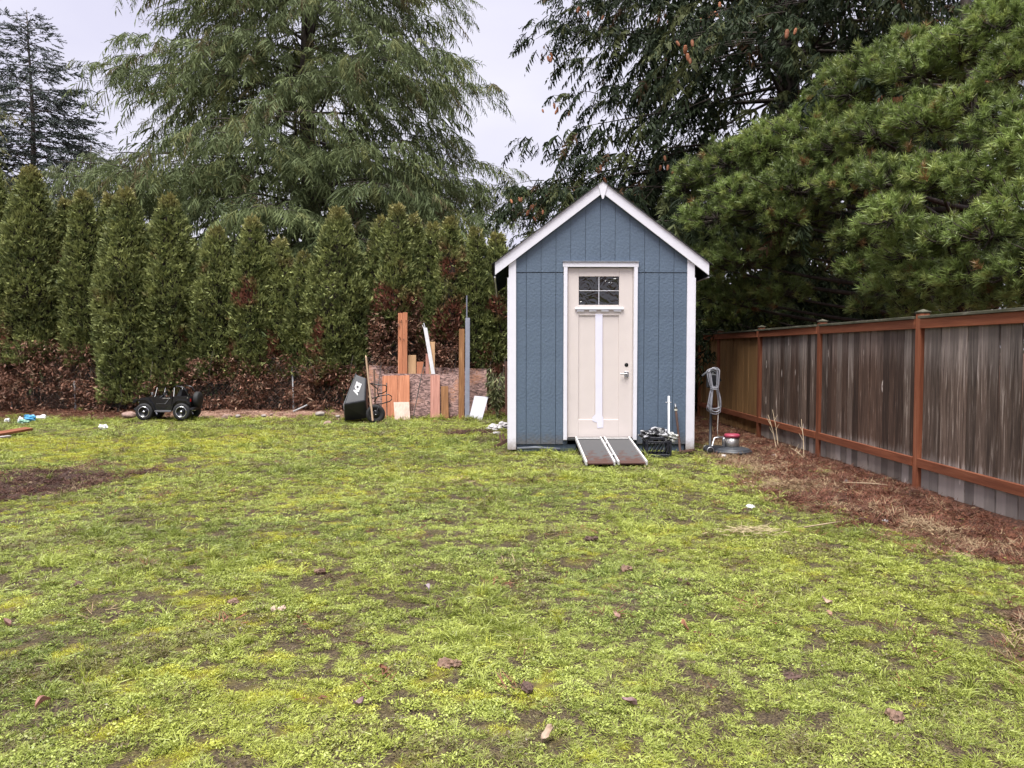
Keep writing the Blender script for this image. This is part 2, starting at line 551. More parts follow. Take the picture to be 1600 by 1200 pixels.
#=GROUND
# ------------------------------------------------------------------ ground
def make_ground():
    def axis(lo, hi, st, far_lo, far_hi):
        a = np.arange(lo, hi + 1e-6, st)
        out, s = [a[-1]], st
        while out[-1] < far_hi:
            s *= 1.45; out.append(out[-1] + s)
        left, s = [a[0]], st
        while left[-1] > far_lo:
            s *= 1.45; left.append(left[-1] - s)
        return np.concatenate([np.array(left[:0:-1]), a, np.array(out[1:])])
    xs, ys = axis(-12.5, 6.0, 0.075, -700, 700), axis(1.2, 18.0, 0.075, -300, 900)
    X, Y = np.meshgrid(xs, ys, indexing='ij')
    Z = gz(X, Y)
    V = np.stack([X, Y, Z], -1).reshape(-1, 3)
    ny = len(ys)
    i, j = np.meshgrid(np.arange(len(xs) - 1), np.arange(ny - 1), indexing='ij')
    q = np.stack([i * ny + j, (i + 1) * ny + j, (i + 1) * ny + j + 1, i * ny + j + 1], -1).reshape(-1, 4)
    lit, hed, pat, soil, moss = zones(V[:, 0], V[:, 1])
    bank = hed * sstep(-7.4, -6.6, V[:, 0]) * sstep(-2.4, -2.9, V[:, 0]) * sstep(16.75, 16.4, V[:, 1])
    me = np_mesh('ground', V, q, np.stack([np.maximum(lit, hed), pat, moss], -1), smooth=True)
    me.attributes.new('bank', 'FLOAT', 'POINT').data.foreach_set('value', bank.astype(np.float32))
    m, t, b = newmat('lawn soil')
    N = t.nodes.new
    a = N('ShaderNodeAttribute'); a.attribute_name = 'tint'
    sx = N('ShaderNodeSeparateXYZ'); t.links.new(a.outputs['Vector'], sx.inputs[0])
    co = N('ShaderNodeTexCoord')

    def noise(scale, detail=6, dist=0.0):
        n = N('ShaderNodeTexNoise'); n.inputs['Scale'].default_value = scale; n.inputs['Detail'].default_value = detail
        n.inputs['Distortion'].default_value = dist
        t.links.new(co.outputs['Object'], n.inputs['Vector'])
        return n.outputs['Fac']

    def ramp(fac, stops):
        r = N('ShaderNodeValToRGB')
        e = r.color_ramp.elements
        e[0].position, e[0].color = stops[0][0], tuple(stops[0][1]) + (1,)
        e[1].position, e[1].color = stops[-1][0], tuple(stops[-1][1]) + (1,)
        for p, c in stops[1:-1]:
            e.new(p).color = tuple(c) + (1,)
        t.links.new(fac, r.inputs['Fac'])
        return r.outputs['Color']

    def mix(f, A, B):
        mm = N('ShaderNodeMix'); mm.data_type = 'RGBA'
        t.links.new(f, mm.inputs['Factor']); t.links.new(A, mm.inputs['A']); t.links.new(B, mm.inputs['B'])
        return mm.outputs['Result']
    turf = ramp(noise(95, 10, 0.3), [(0.34, (.020, .015, .012)), (0.50, (.060, .044, .030)), (0.66, (.120, .092, .050))])
    moss_c = ramp(noise(60, 6), [(0.3, (.085, .072, .024)), (0.7, (.20, .175, .032))])
    litter = ramp(noise(45, 9, 0.8), [(0.30, (.035, .020, .014)), (0.5, (.105, .050, .032)), (0.70, (.19, .095, .060))])
    bare = ramp(noise(52, 9, 0.6), [(0.30, (.045, .026, .022)), (0.55, (.10, .062, .050)), (0.75, (.16, .12, .10))])
    c = mix(sx.outputs[2], turf, moss_c)
    c = mix(sx.outputs[1], c, bare)
    c = mix(sx.outputs[0], c, litter)
    dirt = ramp(noise(28, 9, 0.5), [(0.30, (.13, .070, .048)), (0.5, (.25, .150, .110)), (0.72, (.36, .25, .20))])
    ab = N('ShaderNodeAttribute'); ab.attribute_name = 'bank'
    c = mix(ab.outputs['Fac'], c, dirt)
    t.links.new(c, b.inputs['Base Color'])
    b.inputs['Roughness'].default_value = 0.9
    b.inputs['Specular IOR Level'].default_value = 0.15
    bp = N('ShaderNodeBump'); bp.inputs['Strength'].default_value = 0.8; bp.inputs['Distance'].default_value = 0.02
    t.links.new(noise(55, 8), bp.inputs['Height']); t.links.new(bp.outputs['Normal'], b.inputs['Normal'])
    o = link('ground', me, m)
    o['kind'] = 'structure'


make_ground()


# ------------------------------------------------------------------ scattered ground cover (geometry nodes, uncountable)
def blades_mesh(name, n, lmin, lmax, wid, spread, lean, rr, curl=0.4, seed=0, flat=False):
    r = np.random.default_rng(seed)
    az = r.random(n) * 2 * np.pi
    rad = spread * np.sqrt(r.random(n))
    b = np.stack([np.cos(az) * rad, np.sin(az) * rad, np.full(n, -0.004)], -1)
    az2 = az + r.normal(0, 0.9, n)
    el = np.clip(r.normal(lean, 0.28, n), 0.05, 1.5)
    d = np.stack([np.cos(az2) * np.cos(el), np.sin(az2) * np.cos(el), np.sin(el)], -1)
    ln = lmin + (lmax - lmin) * r.random(n)
    w = wid * (0.7 + 0.6 * r.random(n))
    s = unit(np.cross(d, np.array([0, 0, 1.0])) + r.normal(0, 0.35, (n, 3)))
    m1 = b + d * (ln * 0.5)[:, None]
    out = np.stack([np.cos(az2), np.sin(az2), np.full(n, -0.6)], -1)
    tip = b + d * (ln * 0.9)[:, None] + out * (ln * curl * (0.5 + r.random(n)))[:, None]
    tip[:, 2] = np.maximum(tip[:, 2], 0.004)
    V = np.stack([b - s * (w * .35)[:, None], b + s * (w * .35)[:, None], m1 + s * (w / 2)[:, None], tip, tip, m1 - s * (w / 2)[:, None]], 1)
    V = np.stack([V[:, 0], V[:, 1], V[:, 2], V[:, 5], V[:, 3]], 1).reshape(-1, 3)
    k = np.arange(n) * 5
    quads = np.stack([k, k + 1, k + 2, k + 3], -1)
    tris = np.stack([k + 3, k + 2, k + 4], -1)
    me = bpy.data.meshes.new(name)
    me.from_pydata(V.tolist(), [], quads.tolist() + tris.tolist())
    return me


def rosette_mesh(name, n, lmin, lmax, wr, spread, seed=0):
    r = np.random.default_rng(seed)
    az = r.random(n) * 2 * np.pi
    rad = spread * np.sqrt(r.random(n))
    b = np.stack([np.cos(az) * rad, np.sin(az) * rad, 0.004 + 0.016 * r.random(n)], -1)
    az2 = r.random(n) * 2 * np.pi
    el = r.uniform(-0.1, 0.75, n)
    d = np.stack([np.cos(az2) * np.cos(el), np.sin(az2) * np.cos(el), np.sin(el)], -1)
    s = unit(np.cross(d, np.array([0, 0, 1.0])) + r.normal(0, 0.3, (n, 3)))
    ln = lmin + (lmax - lmin) * r.random(n)
    w = ln * wr
    up = np.cross(s, d)
    a = b + d * (ln * .3)[:, None]
    c = b + d * (ln * .75)[:, None] + up * (ln * 0.08)[:, None]
    tip = b + d * ln[:, None]
    V = np.stack([b, a + s * (w / 2)[:, None], c + s * (w * .42)[:, None], tip, c - s * (w * .42)[:, None], a - s * (w / 2)[:, None]], 1).reshape(-1, 3)
    k = np.arange(n) * 6
    me = bpy.data.meshes.new(name)
    me.from_pydata(V.tolist(), [], np.stack([k, k + 1, k + 2, k + 3, k + 4, k + 5], -1).tolist())
    return me


def scatter(name, pts, scale, idx, tint, meshes, mat, label=None, cat=None, tilt=0.12, rot=None, parent=None):
    """one object: a cloud of points carrying small meshes"""
    pc = bpy.data.collections.new(name + ' pieces')
    for i, me in enumerate(meshes):
        if not me.materials:
            me.materials.append(mat)
        ob = bpy.data.objects.new('%s_piece_%02d' % (name, i), me)
        pc.objects.link(ob)
    n = len(pts)
    me = bpy.data.meshes.new(name)
    me.vertices.add(n); me.vertices.foreach_set('co', np.ascontiguousarray(pts, dtype=np.float32).ravel())
    if rot is None:
        rot = np.stack([rng.normal(0, tilt, n), rng.normal(0, tilt, n), rng.random(n) * 6.283], -1)
    for nm, ty, key, arr in (('rot', 'FLOAT_VECTOR', 'vector', rot), ('tint', 'FLOAT_VECTOR', 'vector', tint), ('sc', 'FLOAT', 'value', scale), ('pick', 'INT', 'value', idx)):
        a = me.attributes.new(nm, ty, 'POINT')
        a.data.foreach_set(key, np.ascontiguousarray(arr, dtype=np.int32 if ty == 'INT' else np.float32).ravel())
    me.update()
    o = link(name, me, None, parent)
    if label:
        tag(o, label, cat, kind='stuff')
    g = bpy.data.node_groups.new(name + ' scatter', 'GeometryNodeTree')
    g.interface.new_socket('Geometry', in_out='INPUT', socket_type='NodeSocketGeometry')
    g.interface.new_socket('Geometry', in_out='OUTPUT', socket_type='NodeSocketGeometry')
    gi, go = g.nodes.new('NodeGroupInput'), g.nodes.new('NodeGroupOutput')
    ip = g.nodes.new('GeometryNodeInstanceOnPoints')
    ci = g.nodes.new('GeometryNodeCollectionInfo')
    ci.inputs['Collection'].default_value = pc
    ci.inputs['Separate Children'].default_value = True
    ci.inputs['Reset Children'].default_value = True
    m2p = g.nodes.new('GeometryNodeMeshToPoints')

    def attr(nm, ty):
        a = g.nodes.new('GeometryNodeInputNamedAttribute'); a.data_type = ty
        a.inputs['Name'].default_value = nm
        return a.outputs['Attribute']
    g.links.new(gi.outputs[0], m2p.inputs['Mesh'])
    g.links.new(m2p.outputs['Points'], ip.inputs['Points'])
    g.links.new(ci.outputs[0], ip.inputs['Instance'])
    ip.inputs['Pick Instance'].default_value = True
    g.links.new(attr('pick', 'INT'), ip.inputs['Instance Index'])
    e2r = g.nodes.new('FunctionNodeEulerToRotation')
    g.links.new(attr('rot', 'FLOAT_VECTOR'), e2r.inputs[0])
    g.links.new(e2r.outputs[0], ip.inputs['Rotation'])
    g.links.new(attr('sc', 'FLOAT'), ip.inputs['Scale'])
    g.links.new(ip.outputs[0], go.inputs[0])
    md = o.modifiers.new('scatter', 'NODES'); md.node_group = g
    return o


def field(density, ymin=1.9, ymax=18.2, margin=0.9):
    """points over the ground in front of the lens and a step to either side; density(y) per square metre"""
    out = []
    ys = np.arange(ymin, ymax, 0.3)
    for y in ys:
        w0 = -0.70 * y - margin
        w1 = min(0.70 * y + margin, 4.12)
        n = int(density(y) * 0.3 * (w1 - w0))
        out.append(np.stack([w0 + (w1 - w0) * rng.random(n), y + 0.3 * rng.random(n)], -1))
    p = np.concatenate(out)
    shed_in = (p[:, 0] > 0.12) & (p[:, 0] < 2.62) & (p[:, 1] > 10.62) & (p[:, 1] < 14.3)
    ramp_in = (p[:, 0] > 0.98) & (p[:, 0] < 1.70) & (p[:, 1] > 9.28) & (p[:, 1] < 10.62)
    return p[~(shed_in | ramp_in)]


def lift(p):
    return np.concatenate([p, gz(p[:, 0], p[:, 1])[:, None]], 1)


def make_cover():
    mg = foliage('grass', (.080, .122, .022), (.435, .510, .135), (.140, .096, .062), inst=True, transl=0.3, rough=.42, spec=.45, yellow=(.520, .510, .055))
    tufts = [blades_mesh('tuft', 18, .018, .046, .0036, .028, 0.75, 1, .35, s) for s in range(4)]
    tufts += [blades_mesh('tuft', 22, .014, .034, .0042, .032, 0.55, 1, .45, s + 10) for s in range(3)]
    clov = [rosette_mesh('weed', 20, .008, .017, .60, .034, s) for s in range(4)]
    mossm = [blades_mesh('cushion', 46, .008, .017, .0034, .034, 1.1, 1, .2, s + 30) for s in range(3)]
    longm = [blades_mesh('longtuft', 20, .07, .13, .0052, .022, 0.95, 1, .35, s + 50) for s in range(3)]
    allm = tufts + clov + mossm + longm          # 0-6 grass, 7-10 weeds, 11-13 moss, 14-16 long
    p = field(lambda y: 3300 if y < 4 else 2300 if y < 6 else 1200 if y < 9 else 640 if y < 12.5 else 420)
    x, y = p[:, 0], p[:, 1]
    lit, hed, pat, soil, moss = zones(x, y)
    keep = rng.random(len(p)) > np.clip(np.maximum(np.maximum(lit, hed) * .985, pat * .93) + soil * .68, 0, .99)
    p, moss, soil = p[keep], moss[keep], soil[keep]
    x, y = p[:, 0], p[:, 1]
    n = len(p)
    tone = np.clip((fbm(x * 1.3, y * 1.3, 41) - .5) * .8 + .46 + rng.normal(0, .30, n), 0, 1)
    weedy = fbm(x * 2.1, y * 2.1, 45)
    u = rng.random(n)
    idx = rng.integers(0, 7, n)
    wsel = u < np.clip((weedy - .38) * 1.4, .05, .32)
    idx[wsel] = rng.integers(7, 11, wsel.sum())
    msel = rng.random(n) < moss * .8
    idx[msel] = rng.integers(11, 14, msel.sum())
    lng = fbm(x * 1.7, y * 1.7, 49)
    edge = np.abs(y - 15.55) < .35
    lsel = (~msel) & (rng.random(n) < np.where(lng > .62, .10, .004) + edge * .12)
    idx[lsel] = rng.integers(14, 17, lsel.sum())
    thatch = fbm(x * 3.1, y * 3.1, 53)
    brown = np.where(rng.random(n) < .11 + .55 * sstep(.55, .72, thatch), .35 + .6 * rng.random(n), 0) * (~msel)
    yel = np.where(msel, .65 + .35 * rng.random(n), np.clip(moss * .5 + .15 + .5 * (fbm(x * .7, y * .7, 57) - .45), 0, .6))
    withered = (soil > .5) & (rng.random(n) < .85)
    brown = np.where(withered, .70 + .3 * rng.random(n), brown)
    idx = np.where(withered, rng.integers(4, 7, n), idx)
    sc = rng.uniform(.65, 1.45, n) * np.interp(y, [3, 6, 9, 12], [.66, .80, 1.05, 1.28]) * (1 - .35 * soil)
    scatter('grass', lift(p), sc, idx, np.stack([tone, brown, yel], -1), allm, mg, 'short mossy weedy lawn grass across the yard', 'grass')

    # fallen needles and straw along the fence and under the hedge
    ml = foliage('needle litter', (.055, .022, .015), (.220, .088, .052), (.36, .27, .16), inst=True, transl=0.1, yellow=(.05, .03, .025))
    lm = [blades_mesh('needles', 26, .03, .085, .0032, .07, 0.08, 1, .05, s + 70) for s in range(5)]
    lm += [rosette_mesh('leaf_bits', 5, .010, .026, .5, .06, s + 80) for s in range(1)]
    p = field(lambda y: 700 if y < 9 else 520, ymin=3.0)
    lit, hed, pat, soil, moss = zones(p[:, 0], p[:, 1])
    bankm = (p[:, 0] > -6.9) & (p[:, 0] < -2.8)
    keep = rng.random(len(p)) < np.maximum(np.maximum(lit, hed * np.where(bankm, .25, .8)), pat * .75) + .012
    p = p[keep]; n = len(p); pat = pat[keep]
    straw = fbm(p[:, 0] * 1.9, p[:, 1] * 1.9, 61)
    near_edge = np.exp(-((p[:, 0] - np.interp(p[:, 1], _ey, _ex) - .25) / .35) ** 2)
    br = np.where(rng.random(n) < .08 + .75 * near_edge * sstep(.40, .58, straw), .5 + .5 * rng.random(n), 0)
    scatter('pine_needle_litter', lift(p) + np.array([0, 0, .006]), rng.uniform(.7, 1.5, n), rng.integers(0, 6, n),
            np.stack([np.clip(rng.normal(.36, .3, n), 0, 1), br, np.clip(pat * (.3 + .7 * rng.random(n)), 0, 1)], -1), lm, ml,
            'reddish brown fallen needles and straw along the fence and hedge', 'needle litter', tilt=.2)


make_cover()

#=SHED
# ------------------------------------------------------------------ paints and woods
def splash(m, height, col):
    """dried mud splashed up from the ground: a ragged film that thins with world height"""
    t = m.node_tree; N = t.nodes.new
    b = t.nodes['Principled BSDF']
    src = b.inputs['Base Color'].links[0].from_socket
    g = N('ShaderNodeNewGeometry'); sx = N('ShaderNodeSeparateXYZ'); t.links.new(g.outputs['Position'], sx.inputs[0])
    n = N('ShaderNodeTexNoise'); n.inputs['Scale'].default_value = 22; n.inputs['Detail'].default_value = 8; n.inputs['Roughness'].default_value = .7
    t.links.new(g.outputs['Position'], n.inputs['Vector'])
    mr = N('ShaderNodeMapRange'); mr.inputs['From Min'].default_value, mr.inputs['From Max'].default_value = height, 0.03
    t.links.new(sx.outputs['Z'], mr.inputs['Value'])
    ad = N('ShaderNodeMath'); ad.operation = 'ADD'; t.links.new(mr.outputs[0], ad.inputs[0]); t.links.new(n.outputs['Fac'], ad.inputs[1])
    m2 = N('ShaderNodeMapRange'); m2.inputs['From Min'].default_value, m2.inputs['From Max'].default_value = .85, 1.45; m2.inputs['To Max'].default_value = .75
    t.links.new(ad.outputs[0], m2.inputs['Value'])
    mm = N('ShaderNodeMix'); mm.data_type = 'RGBA'; mm.inputs['B'].default_value = tuple(col) + (1,)
    t.links.new(m2.outputs[0], mm.inputs['Factor']); t.links.new(src, mm.inputs['A']); t.links.new(mm.outputs['Result'], b.inputs['Base Color'])


blue = simple('blue siding paint', (.094, .132, .186), .55, vary=.10, vscale=2.2, bump=.55, bscale=30)
blue_dark = simple('groove shade and skirt blue', (.076, .104, .142), .7, vary=.1)  # siding blue with groove shade darkened into its colour; also on the floor frame
white = simple('white trim paint', (.74, .73, .79), .5, vary=.035, vscale=5, bump=.1, bscale=40)
splash(blue, .40, (.11, .085, .062)); splash(white, .28, (.22, .17, .125))
cream = simple('cream door paint', (.660, .590, .560), .5, vary=.03, vscale=4, bump=.06, bscale=50)
tapem = simple('masking film', (.74, .73, .86), .35, vary=.03)
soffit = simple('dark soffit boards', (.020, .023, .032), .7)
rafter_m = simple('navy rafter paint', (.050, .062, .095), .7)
shingle_m = simple('asphalt shingle', (.035, .036, .040), .95, vary=.4, vscale=90, bump=.6, bscale=200)
black = simple('black plastic', (.012, .012, .014), .32, vary=.3, vscale=12)
blackmat = simple('black matte plastic', (.016, .017, .021), .6, vary=.3, vscale=12)
steel = simple('galvanised steel', (.42, .42, .44), .38, metal=.9, vary=.2, vscale=14)
chrome = simple('chrome plastic', (.62, .62, .65), .22, metal=1.0, vary=.1)
rubber = simple('tyre rubber', (.014, .014, .015), .75, vary=.3)
red_stain = wood('red cedar stain', (.125, .036, .016), (.205, .066, .031), (.270, .102, .052), rnd=.12)
old_board = wood('weathered fence board', (.024, .014, .010), (.082, .048, .034), (.275, .220, .185), grain=(34, 34, 2.0), rnd=.42,
                 spots=(.50, .44, .40), c3pos=.65, dirt=(-.52, (.260, .225, .200), .70), top=(.30, (.230, .190, .175), .35))
old_board2 = wood('weathered grey fence board', (.034, .022, .017), (.122, .085, .066), (.390, .330, .285), grain=(36, 36, 2.0), rnd=.40,
                  spots=(.58, .52, .47), c3pos=.62, dirt=(-.52, (.34, .30, .275), .75), top=(.20, (.330, .290, .270), .4))
tan_board = wood('new cedar fence board', (.130, .068, .026), (.235, .130, .052), (.29, .175, .080), grain=(40, 40, 1.1), rnd=.16)
moss_cap = wood('mossy cap board', (.030, .034, .020), (.085, .082, .056), (.20, .19, .16), grain=(20, 20, 4), rnd=.2)
dark_pick = wood('old dark picket', (.012, .012, .010), (.040, .037, .030), (.080, .075, .065), rnd=.3)


# ------------------------------------------------------------------ shed
def make_shed():
    YF = 10.60
    root = empty('shed', (1.365, YF, 0.0), 'blue gabled garden shed with white trim and a cream door', 'shed')
    ox = 1.365

    def under_(o, par):
        if par is not root:
            o.parent = par
            o.location = Vector(o.location) - Vector(par.location)
        return o

    def bx(name, x0, x1, y0, y1, z0, z1, mat, par=root, bev=.003):
        return under_(box(name, x0 - ox, x1 - ox, y0 - YF, y1 - YF, z0, z1, mat, root, bev), par)

    def pr(name, pts, y0, y1, mat, par=root):
        return under_(prism(name, [(a - ox, b) for a, b in pts], y0 - YF, y1 - YF, mat, root), par)
    XL, XR, XC = 0.10, 2.63, 1.365
    APEX, EAVE = 3.70, 2.60               # rake board upper edge
    XE0, XE1 = -0.10, 2.83
    YB = 14.30
    sl = (APEX - EAVE) / (XC - XE0)
    under = lambda x: APEX - .155 - sl * abs(x - XC)   # lower edge of rake
    # carcass behind the boards
    fr = pr('wall_sheathing', [(XL + .02, .10), (.90, .10), (.90, 2.54), (1.80, 2.54), (1.80, .10), (XR - .02, .10), (XR - .02, under(XR) + .05), (XC, APEX - .09), (XL + .02, under(XL) + .05)], YF + .012, YF + .05, blue_dark)
    pr('back_wall', [(XL + .02, .10), (XR - .02, .10), (XR - .02, under(XR) + .05), (XC, APEX - .09), (XL + .02, under(XL) + .05)], YB - .05, YB, blue)
    # front siding boards with open grooves between them
    gx = [XL + .085] + [x for x in [1.345 + .2032 * k for k in range(-6, 8)] if XL + .10 < x < XR - .10] + [XR - .085]
    for a, b in zip(gx[:-1], gx[1:]):
        g = .0028
        a1, b1 = a + g, b - g
        # lower course, cut back at the door frame
        for c, d in ((a1, min(b1, .838)), (max(a1, 1.862), b1)):
            if d - c > .02:
                bx('siding_board', c, d, YF - .004, YF + .011, .105, 2.462, blue, fr, .0025)
        z0 = 2.478
        segs = [(a1, b1, z0)]
        if b1 > .838 and a1 < 1.862:
            segs = []
            if a1 < .838: segs.append((a1, .838, z0))
            segs.append((max(a1, .838), min(b1, 1.862), 2.632))
            if b1 > 1.862: segs.append((1.862, b1, z0))
        pts_t = []
        if len(segs) == 1:
            c, d, z = segs[0]
            top = [(d, under(d) + .03)] + ([(XC, under(XC) + .03)] if c < XC < d else []) + [(c, under(c) + .03)]
            pr('siding_board', [(c, z), (d, z)] + top, YF - .004, YF + .011, blue, fr)
        else:
            poly = []
            for c, d, z in segs:
                poly += [(c, z), (d, z)]
            poly += [(b1, under(b1) + .03), (a1, under(a1) + .03)]
            pr('siding_board', poly, YF - .004, YF + .011, blue, fr)
    # side walls
    for X, sgn in ((XL, -1), (XR, 1)):
        bk = bx('side_wall', X - sgn * .05, X - sgn * .012, YF + .06, YB - .06, .10, 2.55, blue_dark)
        k = YF + .08
        while k < YB - .1:
            o = box('siding_board', -.0075, .0075, -.0985, .0985, -1.20, 1.20, blue, root, .0025)
            o.parent = bk
            o.location = Vector((X - ox - sgn * .004, k + .1 - YF, 1.31)) - Vector(bk.location)
            k += .2032
    # corner boards
    cz = under(XL + .04)
    pr('corner_board', [(XL - .012, .035), (XL + .088, .035), (XL + .088, under(XL + .088) + .004), (XL - .012, under(XL - .012) + .004)], YF - .030, YF - .006, white)
    pr('corner_board', [(XR - .088, .020), (XR + .012, .020), (XR + .012, under(XR + .012) + .004), (XR - .088, under(XR - .088) + .004)], YF - .030, YF - .006, white)
    bx('corner_board', XL - .030, XL - .012, YF - .030, YF + .065, .035, 2.40, white)
    bx('corner_board', XR + .012, XR + .030, YF - .030, YF + .065, .020, 2.40, white)
    # rake boards, plumb cut at the eaves
    for s in (-1, 1):
        xe = XC + s * (XC - XE0)
        pr('rake_board', [(XC + s * .004, APEX), (xe, EAVE), (xe, EAVE - .165), (XC + s * .004, APEX - .158)], YF - .062, YF - .034, white)
    pr('ridge_cap_trim', [(XC, APEX + .012), (XC - .062, APEX - .045), (XC - .008, APEX - .235), (XC + .012, APEX - .235), (XC + .068, APEX - .045)], YF - .074, YF - .0635, white)
    # roof: decking, shingle courses, rafter tails under the eaves
    for s in (-1, 1):
        xe = XC + s * (XC - XE0 + .02)
        ez = APEX - sl * (XC - XE0 + .02)
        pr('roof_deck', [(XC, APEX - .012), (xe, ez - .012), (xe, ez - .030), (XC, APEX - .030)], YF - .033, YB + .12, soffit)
        nc = 11
        Ls = math.hypot(XC - XE0 + .03, sl * (XC - XE0 + .03))
        for k in range(nc):
            t0, t1 = k / nc, (k + 1.12) / nc
            t1 = min(t1, 1.0)
            x0, x1 = XC + s * t0 * (XC - XE0 + .05), XC + s * t1 * (XC - XE0 + .05)
            zt = lambda t: APEX - sl * t * (XC - XE0 + .05)
            pr('shingle_course', [(x0, zt(t0) + .002), (x1, zt(t1) + .008), (x1, zt(t1) + .016), (x0, zt(t0) + .008)], YF - .085, YB + .14, shingle_m)
        xw = XL if s < 0 else XR
        for k in range(9):
            y = YF + .12 + k * .44
            za = lambda x: APEX - .031 - sl * abs(x - XC)
            pr('rafter_tail', [(xw + s * .03, za(xw + s * .03)), (xe - s * .03, za(xe - s * .03)), (xe - s * .03, za(xe - s * .03) - .09), (xw + s * .03, za(xw + s * .03) - .10)], y, y + .04, rafter_m)
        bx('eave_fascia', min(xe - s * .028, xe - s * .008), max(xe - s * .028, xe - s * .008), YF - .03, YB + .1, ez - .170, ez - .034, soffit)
        bx('eave_trim', min(xe - s * .030, xe - s * .006), max(xe - s * .030, xe - s * .006), YF - .03, YB + .1, ez - .186, ez - .171, white)
    # skirt and floor frame
    bx('floor_frame', XL + .10, 1.02, YF + .02, YF + .06, .0, .098, blue_dark)
    bx('floor_frame', 1.68, XR - .10, YF + .02, YF + .06, .0, .098, blue_dark)
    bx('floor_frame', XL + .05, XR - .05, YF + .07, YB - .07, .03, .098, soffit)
    tube('skirt_pipe', [(XL + .1 - ox, -.035, .045), (.45 - ox, -.030, .060), (.80 - ox, -.03, .035)], .022, simple('grey pipe', (.10, .11, .13), .6), root)
    # door frame
    df = bx('door_frame', .842, .892, YF - .040, YF + .03, .165, 2.545, white)
    rel = lambda o: (setattr(o, 'parent', df), setattr(o, 'location', Vector(o.location) - Vector(df.location)))
    for args in (((1.808, 1.858), (.165, 2.545)), ((.832, 1.868), (2.546, 2.612))):
        o = bx('frame_piece', *args[0], YF - .042, YF + .03, *args[1], white); rel(o)
    o = bx('drip_cap', .826, 1.874, YF - .056, YF, 2.613, 2.625, simple('drip flashing', (.18, .19, .22), .5)); rel(o)
    o = bx('threshold', .895, 1.805, YF - .03, YF + .04, .160, .188, simple('dark threshold', (.03, .03, .03), .6)); rel(o)
    for x0, x1 in ((.893, .902), (1.798, 1.807)):
        o = bx('door_stop', x0, x1, YF - .010, YF + .03, .19, 2.544, cream); rel(o)
    # door leaf: stiles, rails, two sunk panels, four panes
    YD = YF + .004
    door = empty_part('door', root, (0, 0, 0))
    D = lambda name, x0, x1, z0, z1, y0=0.0, y1=.034, mat=cream, bev=.003: box(name, x0 - ox, x1 - ox, YD + y0 - YF, YD + y1 - YF, z0, z1, mat, door, bev)
    x0, x1, z0, z1 = .904, 1.796, .200, 2.535
    px0, px1, pm0, pm1 = 1.052, 1.608, 1.278, 1.382
    pz0, pz1, wz0, wz1 = .445, 1.885, 2.030, 2.420
    D('stile', x0, px0, z0, z1); D('stile', px1, x1, z0, z1)
    D('rail', px0 + .0005, px1 - .0005, z0, pz0); D('rail', px0 + .0005, px1 - .0005, pz1, wz0); D('rail', px0 + .0005, px1 - .0005, wz1, z1)
    D('mullion', pm0, pm1, pz0 + .0005, pz1 - .0005)
    D('sunk_panel', px0 + .0005, pm0 - .0005, pz0 + .0005, pz1 - .0005, .013, .030, cream, .001); D('sunk_panel', pm1 + .0005, px1 - .0005, pz0 + .0005, pz1 - .0005, .013, .030, cream, .001)
    # window of four
    xm, zm = (px0 + px1) / 2, (wz0 + wz1) / 2
    g, t, b = newmat('wavy dark glass')
    b.inputs['Base Color'].default_value = (.012, .012, .013, 1); b.inputs['Roughness'].default_value = .06
    b.inputs['Specular IOR Level'].default_value = .9
    co = t.nodes.new('ShaderNodeTexCoord'); n = t.nodes.new('ShaderNodeTexNoise'); n.inputs['Scale'].default_value = 5.5; n.inputs['Distortion'].default_value = 1.6
    oi = t.nodes.new('ShaderNodeObjectInfo'); va = t.nodes.new('ShaderNodeVectorMath'); va.operation = 'MULTIPLY_ADD'
    va.inputs[1].default_value = (1, 1, 1)
    cmb = t.nodes.new('ShaderNodeCombineXYZ'); t.links.new(oi.outputs['Random'], cmb.inputs[0]); t.links.new(oi.outputs['Random'], cmb.inputs[2])
    sc_ = t.nodes.new('ShaderNodeVectorMath'); sc_.operation = 'SCALE'; sc_.inputs['Scale'].default_value = 19
    t.links.new(cmb.outputs[0], sc_.inputs[0]); t.links.new(co.outputs['Object'], va.inputs[0]); t.links.new(sc_.outputs[0], va.inputs[2])
    t.links.new(va.outputs[0], n.inputs['Vector'])
    bp = t.nodes.new('ShaderNodeBump'); bp.inputs['Strength'].default_value = .8; bp.inputs['Distance'].default_value = .05
    t.links.new(n.outputs['Fac'], bp.inputs['Height']); t.links.new(bp.outputs['Normal'], b.inputs['Normal'])
    for ax, bx_ in ((px0 + .004, xm - .010), (xm + .010, px1 - .004)):
        for az, bz in ((wz0 + .004, zm - .008), (zm + .008, wz1 - .004)):
            D('pane', ax, bx_, az, bz, .012, .018, g, 0)
    dg = simple('lead came', (.05, .05, .055), .5)
    D('glazing_bar', xm - .009, xm + .009, wz0 + .001, wz1 - .001, .010, .021, dg); D('glazing_bar', px0 + .001, px1 - .001, zm - .007, zm + .007, .0085, .021, dg)
    D('glazing_bar', xm - .0045, xm + .0045, wz0 + .002, wz1 - .002, .004, .0099, white, .001)
    D('glazing_bar', px0 + .002, px1 - .002, zm - .0035, zm + .0035, .002, .0084, white, .001)
    sh = D('window_shelf', 1.000, 1.672, 1.966, 1.988, -.028, -.0005, white)
    for k in range(4):
        q = D('dentil', 1.022 + k * .170, 1.022 + k * .170 + .105, 1.938, 1.9655, -.018, -.0005, white)
        q.parent = sh; q.location = Vector(q.location) - Vector(sh.location)
